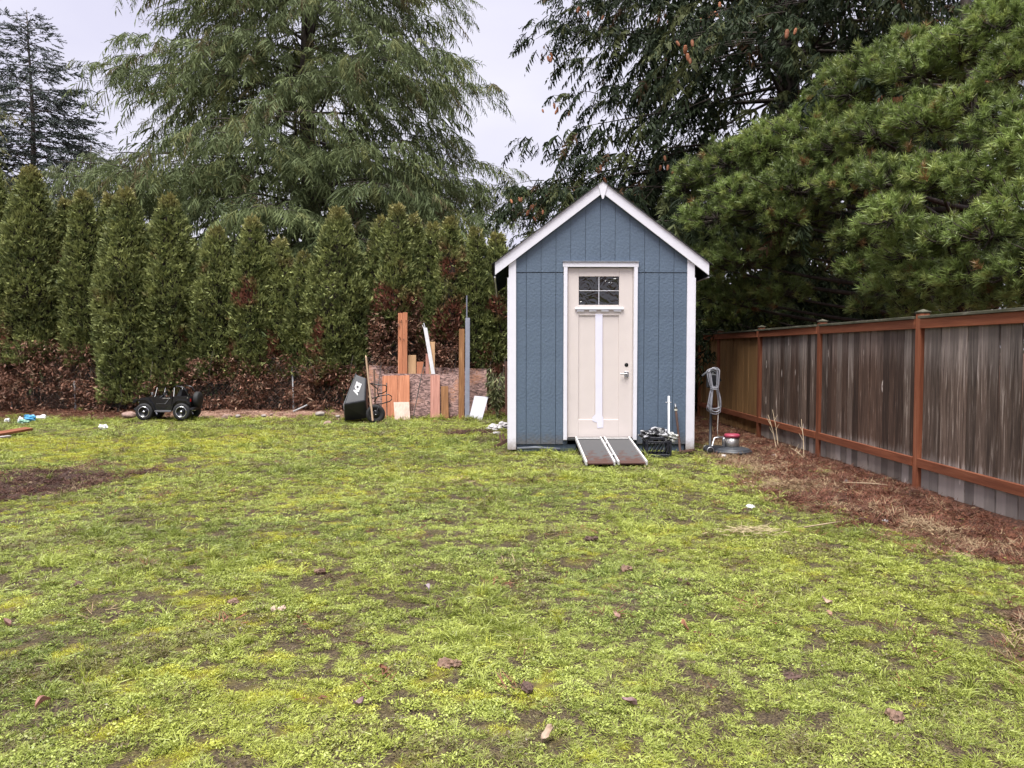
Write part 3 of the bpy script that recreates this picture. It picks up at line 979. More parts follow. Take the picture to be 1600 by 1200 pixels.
    # strip of white film down the middle, its foot torn
    prism('film_strip', [(1.282 - ox, 1.905), (1.380 - ox, 1.905), (1.383 - ox, .50), (1.400 - ox, .46), (1.398 - ox, .335), (1.318 - ox, .330), (1.312 - ox, .405), (1.250 - ox, .425), (1.245 - ox, .475), (1.292 - ox, .52)], YD - .0035 - YF, YD - .0012 - YF, tapem, door)
    # hardware
    cyl = lambda name, x, z, r, y0, y1, mat: lathe(name, [(0, 0), (r, 0), (r, y1 - y0), (0, y1 - y0)], mat, door, (x - ox, YD + y1 - YF, z), (R(90), 0, 0), 20, False)
    cyl('lock_hole', 1.715, 1.205, .027, -.003, -.001, simple('hole', (.006, .006, .006), .9))
    D('handle_plate', 1.685, 1.745, 1.035, 1.115, -.012, -.0005, steel)
    D('handle_lever', 1.622, 1.728, 1.073, 1.089, -.050, -.034, steel, .005)
    cyl('handle_neck', 1.715, 1.081, .011, -.036, -.012, steel)


def empty_part(name, parent, loc):
    o = bpy.data.objects.new(name, None)
    o.empty_display_size = .1
    COL.objects.link(o); o.parent = parent; o.location = loc
    return o


make_shed()


# ------------------------------------------------------------------ fence on the right
def make_fence():
    X = 4.20
    posts = [2.80, 5.22, 7.64, 10.05, 12.42, 14.78, 16.22]
    root = empty('board_fence', (X, 9.5, 0), 'tall cedar board fence with red stained posts and rails on the right', 'fence')
    W_ = lambda o: setattr(o, 'location', Vector(o.location) - Vector((X, 9.5, 0)))
    for y in posts:
        o = box('post', X - .048, X + .048, y - .048, y + .048, -.1, 1.772, red_stain, root, .005); W_(o)
        c = lathe('post_cap', [(.0, .026), (.076, .0), (.075, -.014), (0, -.014)], moss_cap, root, (X, y, 1.790), (0, 0, R(45)), 4, False); W_(c)
    bw = .141
    for a, b in zip(posts[:-1], posts[1:]):
        a0, b0 = a + .05, b - .05
        for nm, z0, z1, t0, t1, mt in (('top_rail', 1.620, 1.716, -.060, -.022, red_stain), ('bottom_rail', .235, .325, -.060, -.022, red_stain), ('back_rail', 1.50, 1.59, .022, .060, red_stain), ('cap_board', 1.7175, 1.745, -.080, .075, moss_cap)):
            o = beam(nm, (X + (t0 + t1) / 2, a0, (z0 + z1) / 2), (X + (t0 + t1) / 2, b0, (z0 + z1) / 2), z1 - z0 if nm != 'cap_board' else t1 - t0, t1 - t0 if nm != 'cap_board' else z1 - z0, mt, root, (-1, 0, 0) if nm != 'cap_board' else (0, 0, 1))
            W_(o)
        n = max(1, round((b0 - a0) / bw))
        st = (b0 - a0) / n
        new = a > 12
        for k in range(n):
            y = a0 + (k + .5) * st
            dz = random.uniform(-.02, .02)
            gzv = gz1(X, y)
            low = gzv + .03 + dz
            tilt = random.uniform(-.003, .003)
            mt = tan_board if new else (old_board2 if (a < 7 and random.random() < .75) or (10 < a < 12 and random.random() < .55) else old_board if random.random() < .85 else old_board2)
            zb, zt_ = .02 + dz, 1.715
            off = random.uniform(-.010, .007)
            o = box('fence_board', -.009, .009, -(st - .005) / 2, (st - .005) / 2, -.845, .845, mt, root, .002)
            o.location = (X + off - X, y - 9.5, .870 + dz * .5)
            o.rotation_euler = (tilt, 0, random.uniform(-.012, .012))
    return root


make_fence()


# ------------------------------------------------------------------ old picket fence and chain-link behind the hedge foot
def make_back_fences():
    Y = 16.80
    root = empty('picket_fence', (.6, Y, 0), 'old dark picket fence behind the leaning lumber', 'fence')
    x = -2.45
    while x < 4.12:
        h = 1.62 + random.uniform(-.05, .05)
        o = box('picket', -.042, .042, -.009, .009, -h / 2, h / 2, dark_pick, root, .002)
        o.location = (x - .6, 0, h / 2 + .02); o.rotation_euler = (0, random.uniform(-.02, .02), 0)
        x += .105 if x > 2.4 else .125
    for z in (.45, 1.38):
        o = box('rail', -2.5 - .6, 4.12 - .6, .0095, .05, z - .04, z + .04, dark_pick, root)
    # chain link
    x0, x1, h = -10.6, -2.55, 1.15
    Yc = 16.62
    root = empty('chain_link_fence', ((x0 + x1) / 2, Yc, 0), 'sagging grey chain link fence half hidden in the brown hedge foot', 'fence')
    cx = (x0 + x1) / 2
    wire = simple('rusty wire', (.13, .12, .11), .6, metal=.4)
    paths = []
    s = .075
    n = int((x1 - x0) / s)
    for k in range(-int(h / s), n):
        for sg in (1, -1):
            xa = x0 + k * s
            pts = []
            for zz, xx in ((0.06, xa if sg > 0 else xa + h), (h, xa + h if sg > 0 else xa)):
                pts.append((xx, zz))
            (xa_, za), (xb, zb) = pts
            # clip to the run
            t0, t1 = 0.0, 1.0
            dx = xb - xa_
            for lim, side in ((x0, 1), (x1, -1)):
                ta = (lim - xa_) / dx
                if (dx > 0) == (side > 0): t0 = max(t0, ta)
                else: t1 = min(t1, ta)
            if t1 - t0 > .02:
                P = [(xa_ + dx * t - cx, .004 * sg, za + (zb - za) * t + .10) for t in (t0, t1)]
                paths.append((P, .0022))
    V, Fq = tube_arrays(paths, 4)
    o = link('wire_mesh', np_mesh('wire_mesh', V, Fq), wire, root); o['kind'] = 'stuff'
    tube('top_wire', [(x0 - cx, 0, h + .10), (0, .01, h + .08), (x1 - cx, 0, h + .10)], .006, wire, root, 6)
    pole = simple('weathered galvanised post', (.36, .36, .37), .6, vary=.3)
    for px, top in ((460, 597), (240, 622), (120, 610), (548, 600), (20, 612)):
        p = at(px, 650, Yc)
        tube('post', [(p.x - cx, -.03, -.1), (p.x - cx - .01, -.035, .55), (p.x - cx - .025, -.03, 1.05 if px == 460 else .75)], .020, pole, root, 8)


make_back_fences()


# ------------------------------------------------------------------ neighbour's outbuilding beyond the fence corner
def make_outbuilding():
    Y = 23.0
    root = empty('outbuilding', (8.6, Y, 0), 'low pale outbuilding seen through gaps in the trees beyond the fence', 'building')
    pale = simple('pale lap siding', (.22, .225, .22), .7, vary=.12)
    for k in range(13):
        o = box('siding_board', -4.3, 4.3, -.03, .0, k * .17 + .02, k * .17 + .183, pale, root, .004)
        o.rotation_euler = (R(-3), 0, 0)
    box('wall', -4.3, 4.3, .02, 4.0, 0, 2.25, simple('wall core', (.12, .12, .12), .8), root)
    box('fascia', -4.5, 4.5, -.30, -.26, 2.30, 2.50, white, root)
    o = box('roof', -4.5, 4.5, -.255, 4.3, 2.36, 2.44, simple('pale roof sheet', (.55, .56, .58), .5), root); o.rotation_euler = (R(3), 0, 0)
    box('window', 1.0, 2.2, -.06, -.035, .95, 1.9, simple('window glass', (.05, .06, .07), .1), root)
    box('corner_board', -4.34, -4.22, -.07, -.035, 0, 2.28, white, root)


make_outbuilding()

#=TREES
# ------------------------------------------------------------------ trees
bark = wood('conifer bark', (.018, .013, .010), (.055, .042, .034), (.085, .068, .056), grain=(14, 14, 3), rnd=.1)
bark_grey = wood('grey bark', (.035, .028, .024), (.095, .080, .070), (.15, .13, .115), grain=(14, 14, 3), rnd=.1)  # same grain as the conifer bark, in a paler grey


def rand_unit(n):
    return unit(rng.normal(0, 1, (n, 3)))


def make_hedge():
    mat = foliage('arborvitae', (.055, .076, .026), (.375, .410, .150), (.200, .080, .055), transl=.22, yellow=(.30, .24, .09))
    dead = foliage('dead arborvitae', (.075, .036, .026), (.320, .160, .105), (.36, .24, .165), transl=.15)
    core = simple('inner twigs', (.030, .022, .016), .9, vary=.4, vscale=12, bump=.8, bscale=20)
    Yh = 17.0
    #      px, top, half px, dy, green foot y, brown, label
    rows = [(-6, 243, 33, .0, 575, .05, 'tall green arborvitae cut off by the left edge of the photo'),
            (57, 262, 44, .0, 568, .05, 'broad tall arborvitae, second from the left end of the hedge'),
            (110, 312, 24, .25, 560, .06, 'narrow arborvitae tucked behind its neighbour, third from the left'),
            (137, 298, 29, .0, 572, .06, 'slim tall arborvitae above the bare stems left of the toy car'),
            (178, 304, 22, .25, 560, .07, 'narrow arborvitae pressed behind the one left of the toy car'),
            (203, 297, 41, -.15, 628, .05, 'green arborvitae leafy down to the ground beside the toy car'),
            (270, 308, 43, .0, 612, .12, 'broad arborvitae standing right behind the black toy car'),
            (343, 358, 38, .05, 592, .25, 'shorter arborvitae just right of the toy car, rusty low down'),
            (399, 341, 33, .0, 586, .36, 'pointed arborvitae with red brown patch, above the dirt bank'),
            (441, 373, 26, .05, 592, .32, 'short arborvitae left of the shortest one in the hedge'),
            (478, 396, 29, .0, 586, .30, 'shortest arborvitae in the hedge, between two taller ones'),
            (531, 328, 46, .0, 600, .28, 'wide pointed arborvitae above the tipped wheelbarrow'),
            (598, 340, 27, .2, 590, .34, 'arborvitae left of the two tall red boards, lower of a trio'),
            (623, 322, 33, .0, 500, .40, 'tallest of the arborvitae trio over the two tall red boards'),
            (648, 336, 22, .25, 520, .25, 'slim arborvitae right of the trio over the lumber'),
            (678, 350, 25, .1, 540, .50, 'rust patched arborvitae left of its twin above the lumber'),
            (705, 341, 28, .0, 530, .52, 'rust patched arborvitae beside the tall brown post'),
            (744, 358, 26, .0, 600, .12, 'green arborvitae right of the tall grey metal strip'),
            (777, 366, 28, .05, 600, .10, 'green arborvitae half hidden behind the left eave of the shed')]
    for i, (px, top, hw, dy, foot, brown, label) in enumerate(rows):
        Y = Yh + dy
        ppm = F / Y
        b = at(px, 600, Y); b.z = gz1(b.x, Y)
        H = at(px, top, Y).z - b.z
        R0 = hw / ppm * 1.10
        zf = max(.12, at(px, foot, Y).z - b.z)
        root = empty('arborvitae', b, label, 'tree', 'arborvitae hedge along the back of the yard')
        V, Fq = tube_arrays([([(0, 0, -.1), (.02, 0, H * .4), (0, 0, H * .8)], [.06, .045, .02])] +
                            [([(math.cos(a) * .08, math.sin(a) * .08, -.05), (math.cos(a) * R0 * .4, math.sin(a) * R0 * .4, .9), (math.cos(a) * R0 * .5, math.sin(a) * R0 * .5, 2.0)], [.028, .02, .01]) for a in rng.random(5) * 6.28], 6)
        link('trunk', np_mesh('trunk', V, Fq, smooth=True), bark_grey, root)
        ph = i * 3.7

        def prof(z):
            t = np.clip(z / H, 0, 1)
            return R0 * np.clip((1 - t) / .46, 0, 1) ** .66 * np.minimum(1, .90 + .25 * t)

        def rad(th, z):
            cl = fbm(np.cos(th) * 2.2 + ph + 9, z * 1.5 + np.sin(th) * 2.2, i, 3)
            fine = fbm(th * R0 * 6.5 + ph, z * 5.5, i + 5, 2)
            return prof(z) * (.84 + .36 * cl) + .02 + (fine - .5) * .13 * np.clip(prof(z) / R0 * 1.5, 0, 1)
        # lumpy core of twigs
        zs = np.linspace(zf + .05, H * .985, 30); th = np.linspace(0, 2 * np.pi, 22, endpoint=False)
        ZZ, TT = np.meshgrid(zs, th, indexing='ij')
        rr = rad(TT, ZZ) * .74
        V = np.stack([rr * np.cos(TT), rr * np.sin(TT), ZZ], -1).reshape(-1, 3)
        a, c = np.meshgrid(np.arange(29), np.arange(22), indexing='ij')
        c2 = (c + 1) % 22
        q = np.stack([a * 22 + c, a * 22 + c2, (a + 1) * 22 + c2, (a + 1) * 22 + c], -1).reshape(-1, 4)
        link('inner_twigs', np_mesh('inner_twigs', V, q, smooth=True), core, root)
        # sprays in clumps: most on the side the yard sees
        area = R0 * (H - zf)
        nc = int(1950 * area)
        z = zf + (H - zf) * rng.random(nc) ** 1.05
        th = np.where(rng.random(nc) < .80, rng.uniform(-np.pi * 1.06, np.pi * .06, nc), rng.random(nc) * 2 * np.pi)
        ok = rng.random(nc) < np.clip(prof(z) / R0 + .12, 0, 1)
        z, th = z[ok], th[ok]; nc = len(z)
        lay = np.where(rng.random(nc) < .75, rng.uniform(.88, 1.02, nc), rng.uniform(.74, .9, nc))
        r = rad(th, z) * lay
        cpos = np.stack([r * np.cos(th), r * np.sin(th), z], -1)
        out = np.stack([np.cos(th), np.sin(th), np.full(nc, .15)], -1)
        cdir = unit(out + np.array([0, 0, .75]) * rng.random((nc, 1)) + rng.normal(0, .42, (nc, 3)))
        bn = fbm(cpos[:, 0] * 1.6 + px * .013 * 9, cpos[:, 2] * 1.4, 70 + i % 3, 3)
        low = sstep(.62, .0, (z - zf) / max(.4, H - zf))
        cb = sstep(.60, .74, bn + (brown - .10) * .42 * (.15 + low) - (.09 if brown < .2 else .03))
        cb = cb * (rng.random(nc) < .80) * sstep(.92, .78, z / H)
        tone = np.clip(.42 + rng.normal(0, .18, nc) + (fbm(th * 2, z * 3, 80 + i, 2) - .5) * .7, 0, 1)
        k = 5
        base = np.repeat(cpos, k, 0); d = np.repeat(cdir, k, 0)
        d = unit(d + rng.normal(0, .38, (nc * k, 3)))
        side = unit(np.cross(d, rand_unit(nc * k)))
        ln = rng.uniform(.05, .115, nc * k); wd = ln * rng.uniform(.28, .50, nc * k)
        base = base + rng.normal(0, .02, base.shape)
        bend = side * (ln * rng.normal(0, .22, nc * k))[:, None] + np.array([0, 0, .25]) * ln[:, None]
        V, Fq = leaf_quads(base, d, side, ln, wd, .55, bend)
        yel = np.clip(sstep(.90, 1.0, z / H) * .55 + rng.normal(0, .08, nc), 0, .9)
        tint = np.repeat(np.stack([np.repeat(tone, k) + rng.normal(0, .10, nc * k), np.repeat(cb, k), np.repeat(yel, k)], -1).clip(0, 1), 4, 0)
        link('crown', np_mesh('crown', V, Fq, tint), mat, root)
        # dead lower sprays
        zt = zf + .45
        nd = int((2900 if foot < 606 else 1100) * R0 * (zt + .25))
        zd = zt * rng.random(nd) ** .85 * (1.0) + .02
        thd = rng.uniform(-np.pi * 1.05, np.pi * .05, nd)
        gap = fbm(px * .2 + thd * 2.0, zd * 3.0, 90 + i, 2)
        sel = rng.random(nd) < sstep(.34, .52, gap) * .9 + .12
        zd, thd = zd[sel], thd[sel]; nd = len(zd)
        rd = R0 * (.62 + .55 * rng.random(nd)) * np.where(zd > zf, .95, 1.05)
        cpos = np.stack([rd * np.cos(thd) * 1.15, rd * np.sin(thd), zd], -1)
        cdir = unit(np.stack([np.cos(thd), np.sin(thd), rng.normal(-.25, .5, nd)], -1) + rng.normal(0, .5, (nd, 3)))
        k = 4
        base = np.repeat(cpos, k, 0) + rng.normal(0, .03, (nd * k, 3))
        d = unit(np.repeat(cdir, k, 0) + rng.normal(0, .55, (nd * k, 3)))
        side = unit(np.cross(d, rand_unit(nd * k)))
        ln = rng.uniform(.04, .11, nd * k)
        V, Fq = leaf_quads(base, d, side, ln, ln * rng.uniform(.18, .40, nd * k), .5, rng.normal(0, .015, (nd * k, 3)))
        V[:, 2] = np.maximum(V[:, 2], .01)
        tone = np.clip(rng.normal(.42, .28, nd), 0, 1)
        tint = np.repeat(np.repeat(np.stack([tone, np.where(rng.random(nd) < .15, .8, 0), 0 * tone], -1), k, 0), 4, 0)
        link('dead_sprays', np_mesh('dead_sprays', V, Fq, tint), dead, root)
        # bare twigs at the foot
        tw = []
        for _ in range(26):
            a = rng.uniform(-np.pi, 0); r0 = R0 * rng.uniform(.2, .8)
            p0 = np.array([math.cos(a) * r0, math.sin(a) * r0, -.05]); hgt = rng.uniform(.5, 1.3)
            p1 = p0 + np.array([rng.normal(0, .15), rng.normal(-.05, .12), hgt * .5]); p2 = p1 + np.array([rng.normal(0, .22), rng.normal(-.1, .15), hgt * .5])
            tw.append((np.array([p0, p1, p2]), np.array([.008, .006, .003])))
        V, Fq = tube_arrays(tw, 4)
        link('bare_twigs', np_mesh('bare_twigs', V, Fq), bark_grey, root)


make_hedge()


def spray_mesh(seed, twigs, fall, tl, angle, tw, blades, bl, bw, droop, flat=.30):
    """one branchlet a metre long along +x, sagging: needled side twigs as long tapering strips with short needle
    blades bristling off them; returns loose triangles and how far out each corner sits"""
    r = np.random.default_rng(seed)
    T, Tp = [], []
    def tri(a, b, c, ta, tb, tc_):
        T.extend((a, b, c)); Tp.extend((ta, tb, tc_))
    def strip(p, d, L, w, t0, t1):
        n = unit(np.cross(d, r.normal(0, 1, 3)))
        m = p + d * L * .5 + np.array([0, 0, -droop * .10 * L]); e = p + d * L + np.array([0, 0, -droop * .42 * L])
        tm = (t0 + t1) / 2
        tri(p - n * w * .22, p + n * w * .22, m + n * w * .5, t0, t0, tm)
        tri(p - n * w * .22, m + n * w * .5, m - n * w * .5, t0, tm, tm)
        tri(m - n * w * .5, m + n * w * .5, e, tm, tm, t1)
    for i in range(twigs):
        u = min(.99, (i + r.random()) / twigs)
        p = np.array([u, 0, -fall * u * u])
        tan = unit(np.array([1, 0, -2 * fall * u]))
        sg = 1 if i % 2 else -1
        a = angle * r.uniform(.65, 1.25)
        d = unit(tan * math.cos(a) + np.array([0, sg * math.sin(a), 0]) + np.array([0, 0, r.normal(-droop * .6, flat)]))
        L = tl * (1.15 - .70 * u) * r.uniform(.7, 1.25)
        if i == twigs - 1: d = tan
        strip(p, d, L, tw * r.uniform(.8, 1.2), .3 * u, .35 * u + .65)
        for k in range(blades):
            v = (k + r.random()) / blades
            q = p + d * L * v + np.array([0, 0, -droop * .42]) * L * v * v
            per = unit(np.cross(d, r.normal(0, 1, 3)))
            dd = unit(d + per * r.uniform(.5, 1.0)); n = unit(np.cross(dd, r.normal(0, 1, 3)))
            t_ = .35 * u + .6 * v
            tri(q - n * bw * .5, q + n * bw * .5, q + dd * bl * r.uniform(.7, 1.3), t_, t_, t_ + .1)
    for h in (0, .5):                       # the spine
        strip(np.array([h, 0, -fall * h * h]), unit(np.array([.5, 0, -fall * ((h + .5) ** 2 - h * h)])), .52, tw * .8, .3 * h, .3 * h + .2)
    return np.array(T), np.clip(np.array(Tp), 0, 1)


def conifer(name, base, H, trunk_r, prof, nb, h0, label, mat, elev, droop, blet, sprig, seed, tint_fn=None, lift_tip=0.0, trunk_mat=None, front=.0, gaps=.0, hang=.5, tips=.5, ztop=99.0, low=1.15, vary=(.72, 1.12)):
    """trunk, whorled limbs, drooping branchlets and needle sprays.
    prof(h)->limb length; elev(h)->start angle; blet=(per metre, length, fall); sprig=(count, length, width, splay)"""
    r = np.random.default_rng(seed)
    root = empty(name, base, label, 'tree')
    zt = np.linspace(-.2, H, 14)
    tp = np.stack([.06 * np.sin(zt * .6 + seed), .06 * np.cos(zt * .5), zt], -1)
    V, Fq = tube_arrays([(tp, trunk_r * (1 - .93 * np.clip(zt / H, 0, 1)))], 10)
    link('trunk', np_mesh('trunk', V, Fq, smooth=True), trunk_mat or bark, root)
    limbs, bS, bD, bL, bT = [], [], [], [], []
    for i in range(nb):
        u = (i + r.random()) / nb
        h = h0 + (H * .985 - h0) * u ** low
        Lb = prof(h) * r.uniform(*vary)
        if Lb < .25: Lb = .25
        az = i * 2.39996 + r.normal(0, .35)
        if front and math.sin(az) > .35 and r.random() < front:   # thin the far side
            continue
        el = elev(h) + r.normal(0, .10)
        d = np.array([math.cos(az) * math.cos(el), math.sin(az) * math.cos(el), math.sin(el)])
        p = np.array([0, 0, h]) + np.array([.06 * math.sin(h * .6 + seed), .06 * math.cos(h * .5), 0])
        n = 9
        pts = [p.copy()]
        for k in range(n):
            t = (k + 1) / n
            d = d + np.array([r.normal(0, .05), r.normal(0, .05), -droop * (1 - .7 * t) + lift_tip * t])
            d /= np.linalg.norm(d)
            p = p + d * Lb / n
            pts.append(p.copy())
        pts = np.array(pts)
        limbs.append((pts[:-2], np.linspace(.011 + .0075 * Lb, .004, n - 1)))
        m = max(4, int(blet[0] * Lb))
        ts = .12 + .88 * r.random(m) ** .8
        ts = np.concatenate([ts, [1.0]]); m += 1
        f = ts * n
        k0 = np.minimum(f.astype(int), n - 1)
        fr = (f - k0)[:, None]
        P = pts[k0] * (1 - fr) + pts[k0 + 1] * fr
        T = unit(pts[k0 + 1] - pts[k0])
        sidev = unit(np.cross(T, np.array([0, 0, 1.0])))
        sg = np.where(r.random(m) < .5, -1, 1)[:, None]
        D = unit(T * r.uniform(.45, 1.0, (m, 1)) + sidev * sg * r.uniform(.25, 1.0, (m, 1)) + np.array([0, 0, 1.0]) * r.normal(-hang, .25, (m, 1)))
        D[-1] = T[-1]
        fan = r.random((m, 1)) ** .8 * blet[3] * Lb * (1.30 - ts[:, None])
        fan[-1] = 0
        P = P + sidev * sg * fan * .8 + T * fan * .55 + np.array([0, 0, -1.0]) * fan * (.10 + .12 * fan)
        for q in range(0, m - 1, 6):
            if fan[q, 0] > .25:
                a0 = P[q] - (sidev[q] * sg[q] * .8 + T[q] * .55) * fan[q, 0]
                a0[2] = P[q][2] + fan[q, 0] * (.10 + .12 * fan[q, 0])
                limbs.append((np.stack([a0, (a0 + P[q]) / 2 + np.array([0, 0, .03 * fan[q, 0]]), P[q]]), np.array([.012, .008, .004])))
        bS.append(P); bD.append(D); bL.append(blet[1] * (1.05 - .55 * ts) * r.uniform(.6, 1.25, m) * min(1, .45 + Lb / 4)); bT.append(np.full(m, r.random()))
    V, Fq = tube_arrays(limbs, 4)
    link('limbs', np_mesh('limbs', V, Fq, smooth=True), trunk_mat or bark, root)
    Sx, Dx, Lx, Tx = np.concatenate(bS), np.concatenate(bD), np.concatenate(bL), np.concatenate(bT)
    if gaps:
        g = fbm(Sx[:, 0] * .9 + 50, Sx[:, 2] * .9 + Sx[:, 1] * .5, seed % 50, 3)
        k = g > gaps
        Sx, Dx, Lx, Tx = Sx[k], Dx[k], Lx[k], Tx[k]
    # above the picture's reach only a thin canopy is kept for its shade
    seen = (Sx[:, 2] < ztop) | (r.random(len(Sx)) < .15)
    Sx, Dx, Lx, Tx = Sx[seen], Dx[seen], Lx[seen], Tx[seen]
    n = len(Sx)
    az = np.arctan2(Dx[:, 1], Dx[:, 0])
    el = np.arcsin(np.clip(Dx[:, 2], -1, 1))
    ro = r.normal(0, .35, n)
    ca, sa, ce, se, cr_, sr = np.cos(az), np.sin(az), np.cos(el), np.sin(el), np.cos(ro), np.sin(ro)
    ex = np.stack([ca * ce, sa * ce, se], -1)
    ey0 = np.stack([-sa, ca, 0 * az], -1); ez0 = np.cross(ex, ey0)
    ey = ey0 * cr_[:, None] + ez0 * sr[:, None]; ez = np.cross(ex, ey)
    M = np.stack([ex, ey, ez], 1) * Lx[:, None, None]
    q = r.random(n)
    tone = np.clip(.12 + .40 * Tx + r.normal(0, .15, n), 0, 1)
    br, ye = tint_fn(q) if tint_fn else (0 * q, 0 * q)
    pick = r.integers(0, len(sprig), n)
    VV, TT = [], []
    for k, (pv, tip) in enumerate(sprig):
        w = pick == k
        V = np.einsum('vj,njk->nvk', pv, M[w]) + Sx[w][:, None, :]
        VV.append(V.reshape(-1, 3))
        t3 = np.stack([np.repeat(tone[w][:, None], len(pv), 1) + tip[None, :] * tips, np.repeat(br[w][:, None], len(pv), 1), np.repeat(ye[w][:, None], len(pv), 1)], -1)
        TT.append(t3.reshape(-1, 3).clip(0, 1))
    V = np.concatenate(VV)
    link('crown', np_mesh('crown', V, np.arange(len(V), dtype=np.int32).reshape(-1, 3), np.concatenate(TT)), mat, root)
    return root, pts, limbs, Sx, Dx, Lx


hem = foliage('hemlock needles', (.024, .040, .018), (.170, .212, .092), (.135, .095, .052), transl=.22, spec=.12, yellow=(.19, .20, .075))
hem_sp = [spray_mesh(k, 15, .34, .44, .80, .042, 1, .10, .034, .70) for k in range(12)]
fir_sp = [spray_mesh(20 + k, 9, .08, .40, .80, .088, 0, .13, .050, .15) for k in range(8)]
spr_sp = [spray_mesh(40 + k, 13, .36, .38, .95, .084, 1, .10, .046, .75) for k in range(12)]
pale_sp = [spray_mesh(60 + k, 12, .40, .42, .80, .046, 1, .11, .038, .6) for k in range(8)]


def make_big_trees():
    # the wide drooping conifer in the middle
    Y = 25.5
    b = at(487, 548, Y); b.z = 0
    H = 22.5
    pf = lambda h: np.interp(h, [2.5, 4.5, 7.5, 10, 13, 17, 22.5], [7.4, 7.6, 7.0, 6.0, 4.6, 3.0, .3])
    conifer('hemlock_tree', b, H, .40, pf, 250, 1.6, 'huge drooping conifer rising behind the middle of the hedge',
            hem, lambda h: np.interp(h, [2, 8, 20], [.10, .25, .50]), .080, (10.4, 1.22, .58, .44), hem_sp, 5,
            lambda q: (np.where(q > .94, .7, 0), np.where(q < .12, .7, .1)), 0.0, front=.55, gaps=.0, hang=.42, ztop=14.8, low=1.35)
    # far fir at the left
    fir = foliage('fir needles', (.018, .026, .024), (.085, .108, .090), (.12, .08, .05), transl=.2)
    Y = 33.0
    b = at(58, 548, Y); b.z = 0
    H = at(58, 16, Y).z
    pf = lambda h: np.interp(h, [4, 8, 10.5, 13, 15, H], [2.9, 3.1, 2.8, 2.0, 1.1, .12])
    conifer('fir_tree', b, H, .24, pf, 190, 5.2, 'dark slender fir standing far back on the left', fir,
            lambda h: np.interp(h, [6, 12, 17], [-.05, .15, .45]), .05, (11, .72, .16, .34), fir_sp, 8, None, .05, bark_grey, front=.35, gaps=.20, hang=.15)
    # pale conifer at the left edge and between fir and hemlock
    pale = foliage('pale conifer needles', (.050, .070, .036), (.200, .225, .115), (.16, .12, .06), transl=.25, yellow=(.24, .22, .07))
    Y = 24.0
    b = at(-25, 548, Y); b.z = 0
    H = at(-25, 95, Y).z
    pf = lambda h: np.interp(h, [2, 5, 8, H], [2.6, 2.3, 1.5, .15])
    conifer('pale_conifer', b, H, .16, pf, 60, 2.5, 'yellow green conifer at the left edge behind the hedge', pale,
            lambda h: .3, .09, (11, .9, .5, .3), pale_sp, 12, lambda q: (0 * q, np.where(q < .35, .8, .1)), 0, front=.3, hang=.4)
    Y = 22.0
    b = at(150, 548, Y); b.z = 0
    H = at(150, 226, Y).z
    pf = lambda h: np.interp(h, [2, 5, 6.5, H], [2.3, 2.2, 1.7, .3])
    conifer('pale_conifer', b, H, .14, pf, 46, 2.6, 'low pale green conifer between the far fir and the drooping one', pale,
            lambda h: .15, .10, (11, .9, .5, .3), pale_sp, 15, None, 0, front=.3, hang=.45)


make_big_trees()


# dark spruce behind the shed, hung with cones
def make_spruce():
    Y = 18.8
    b = at(1222, 548, Y); b.z = 0
    H = 24.0
    spr = foliage('spruce needles', (.007, .012, .007), (.044, .062, .028), (.10, .055, .03), transl=.12, spec=.10, yellow=(.095, .105, .038))
    pf = lambda h: np.interp(h, [2, 4, 6, 8, 10, 13, 18, 24], [4.6, 6.4, 7.3, 6.4, 5.8, 5.2, 3.6, .3])
    root, pts, limbs, Sx, Dx, Lx = conifer('spruce_tree', b, H, .38, pf, 340, 1.4, 'dark spruce hung with brown cones behind and above the shed', spr,
            lambda h: np.interp(h, [2, 8, 20], [.0, .12, .4]), .070, (11, .85, .85, .40), spr_sp, 23,
            lambda q: (np.where(q > .97, .7, 0), np.where(q < .2, .6, 0)), .04, front=.5, gaps=.0, hang=.50, tips=.35, ztop=11.4, low=1.75, vary=(.80, 1.02))
    cone_m = wood('spruce cone', (.10, .036, .016), (.235, .090, .042), (.30, .135, .070), grain=(40, 40, 60), rnd=.2)
    prof = [(.002, .0), (.018, -.012), (.024, -.04), (.023, -.075), (.017, -.108), (.003, -.125)]
    P2 = []
    for k, (r_, z_) in enumerate(prof):
        P2 += [(r_, z_), (r_ * 1.25 if 0 < k < 5 else r_, z_ - .006)]
    proto = None
    # cones on the outer, yard-facing branchlets
    sc = Sx + Dx * Lx[:, None] * .8
    score = (sc[:, 1] < -.5) & (sc[:, 2] > 3.6) & (sc[:, 2] < 10.5) & (sc[:, 0] > -6.6) & (sc[:, 0] < 3.5)
    ids = np.nonzero(score)[0]
    outer = np.hypot(sc[ids, 0], sc[ids, 1]) > 3.2
    ids = ids[outer]
    ids = rng.choice(ids, min(52, len(ids)), replace=False)
    ids = np.repeat(ids, rng.integers(1, 6, len(ids)))
    for j in ids:
        p = sc[j] + np.array([rng.normal(0, .13), rng.normal(-.08, .08), -.70 * Lx[j] * .64 + rng.normal(0, .09)])
        if proto is None:
            proto = lathe('cone', P2, cone_m, root, p, None, 9)
            o = proto
        else:
            o = proto.copy(); COL.objects.link(o)
        o.location = p
        o.rotation_euler = (rng.normal(0, .25), rng.normal(0, .25), rng.random() * 6)
        k = rng.uniform(.85, 1.25); o.scale = (k, k, k)


make_spruce()


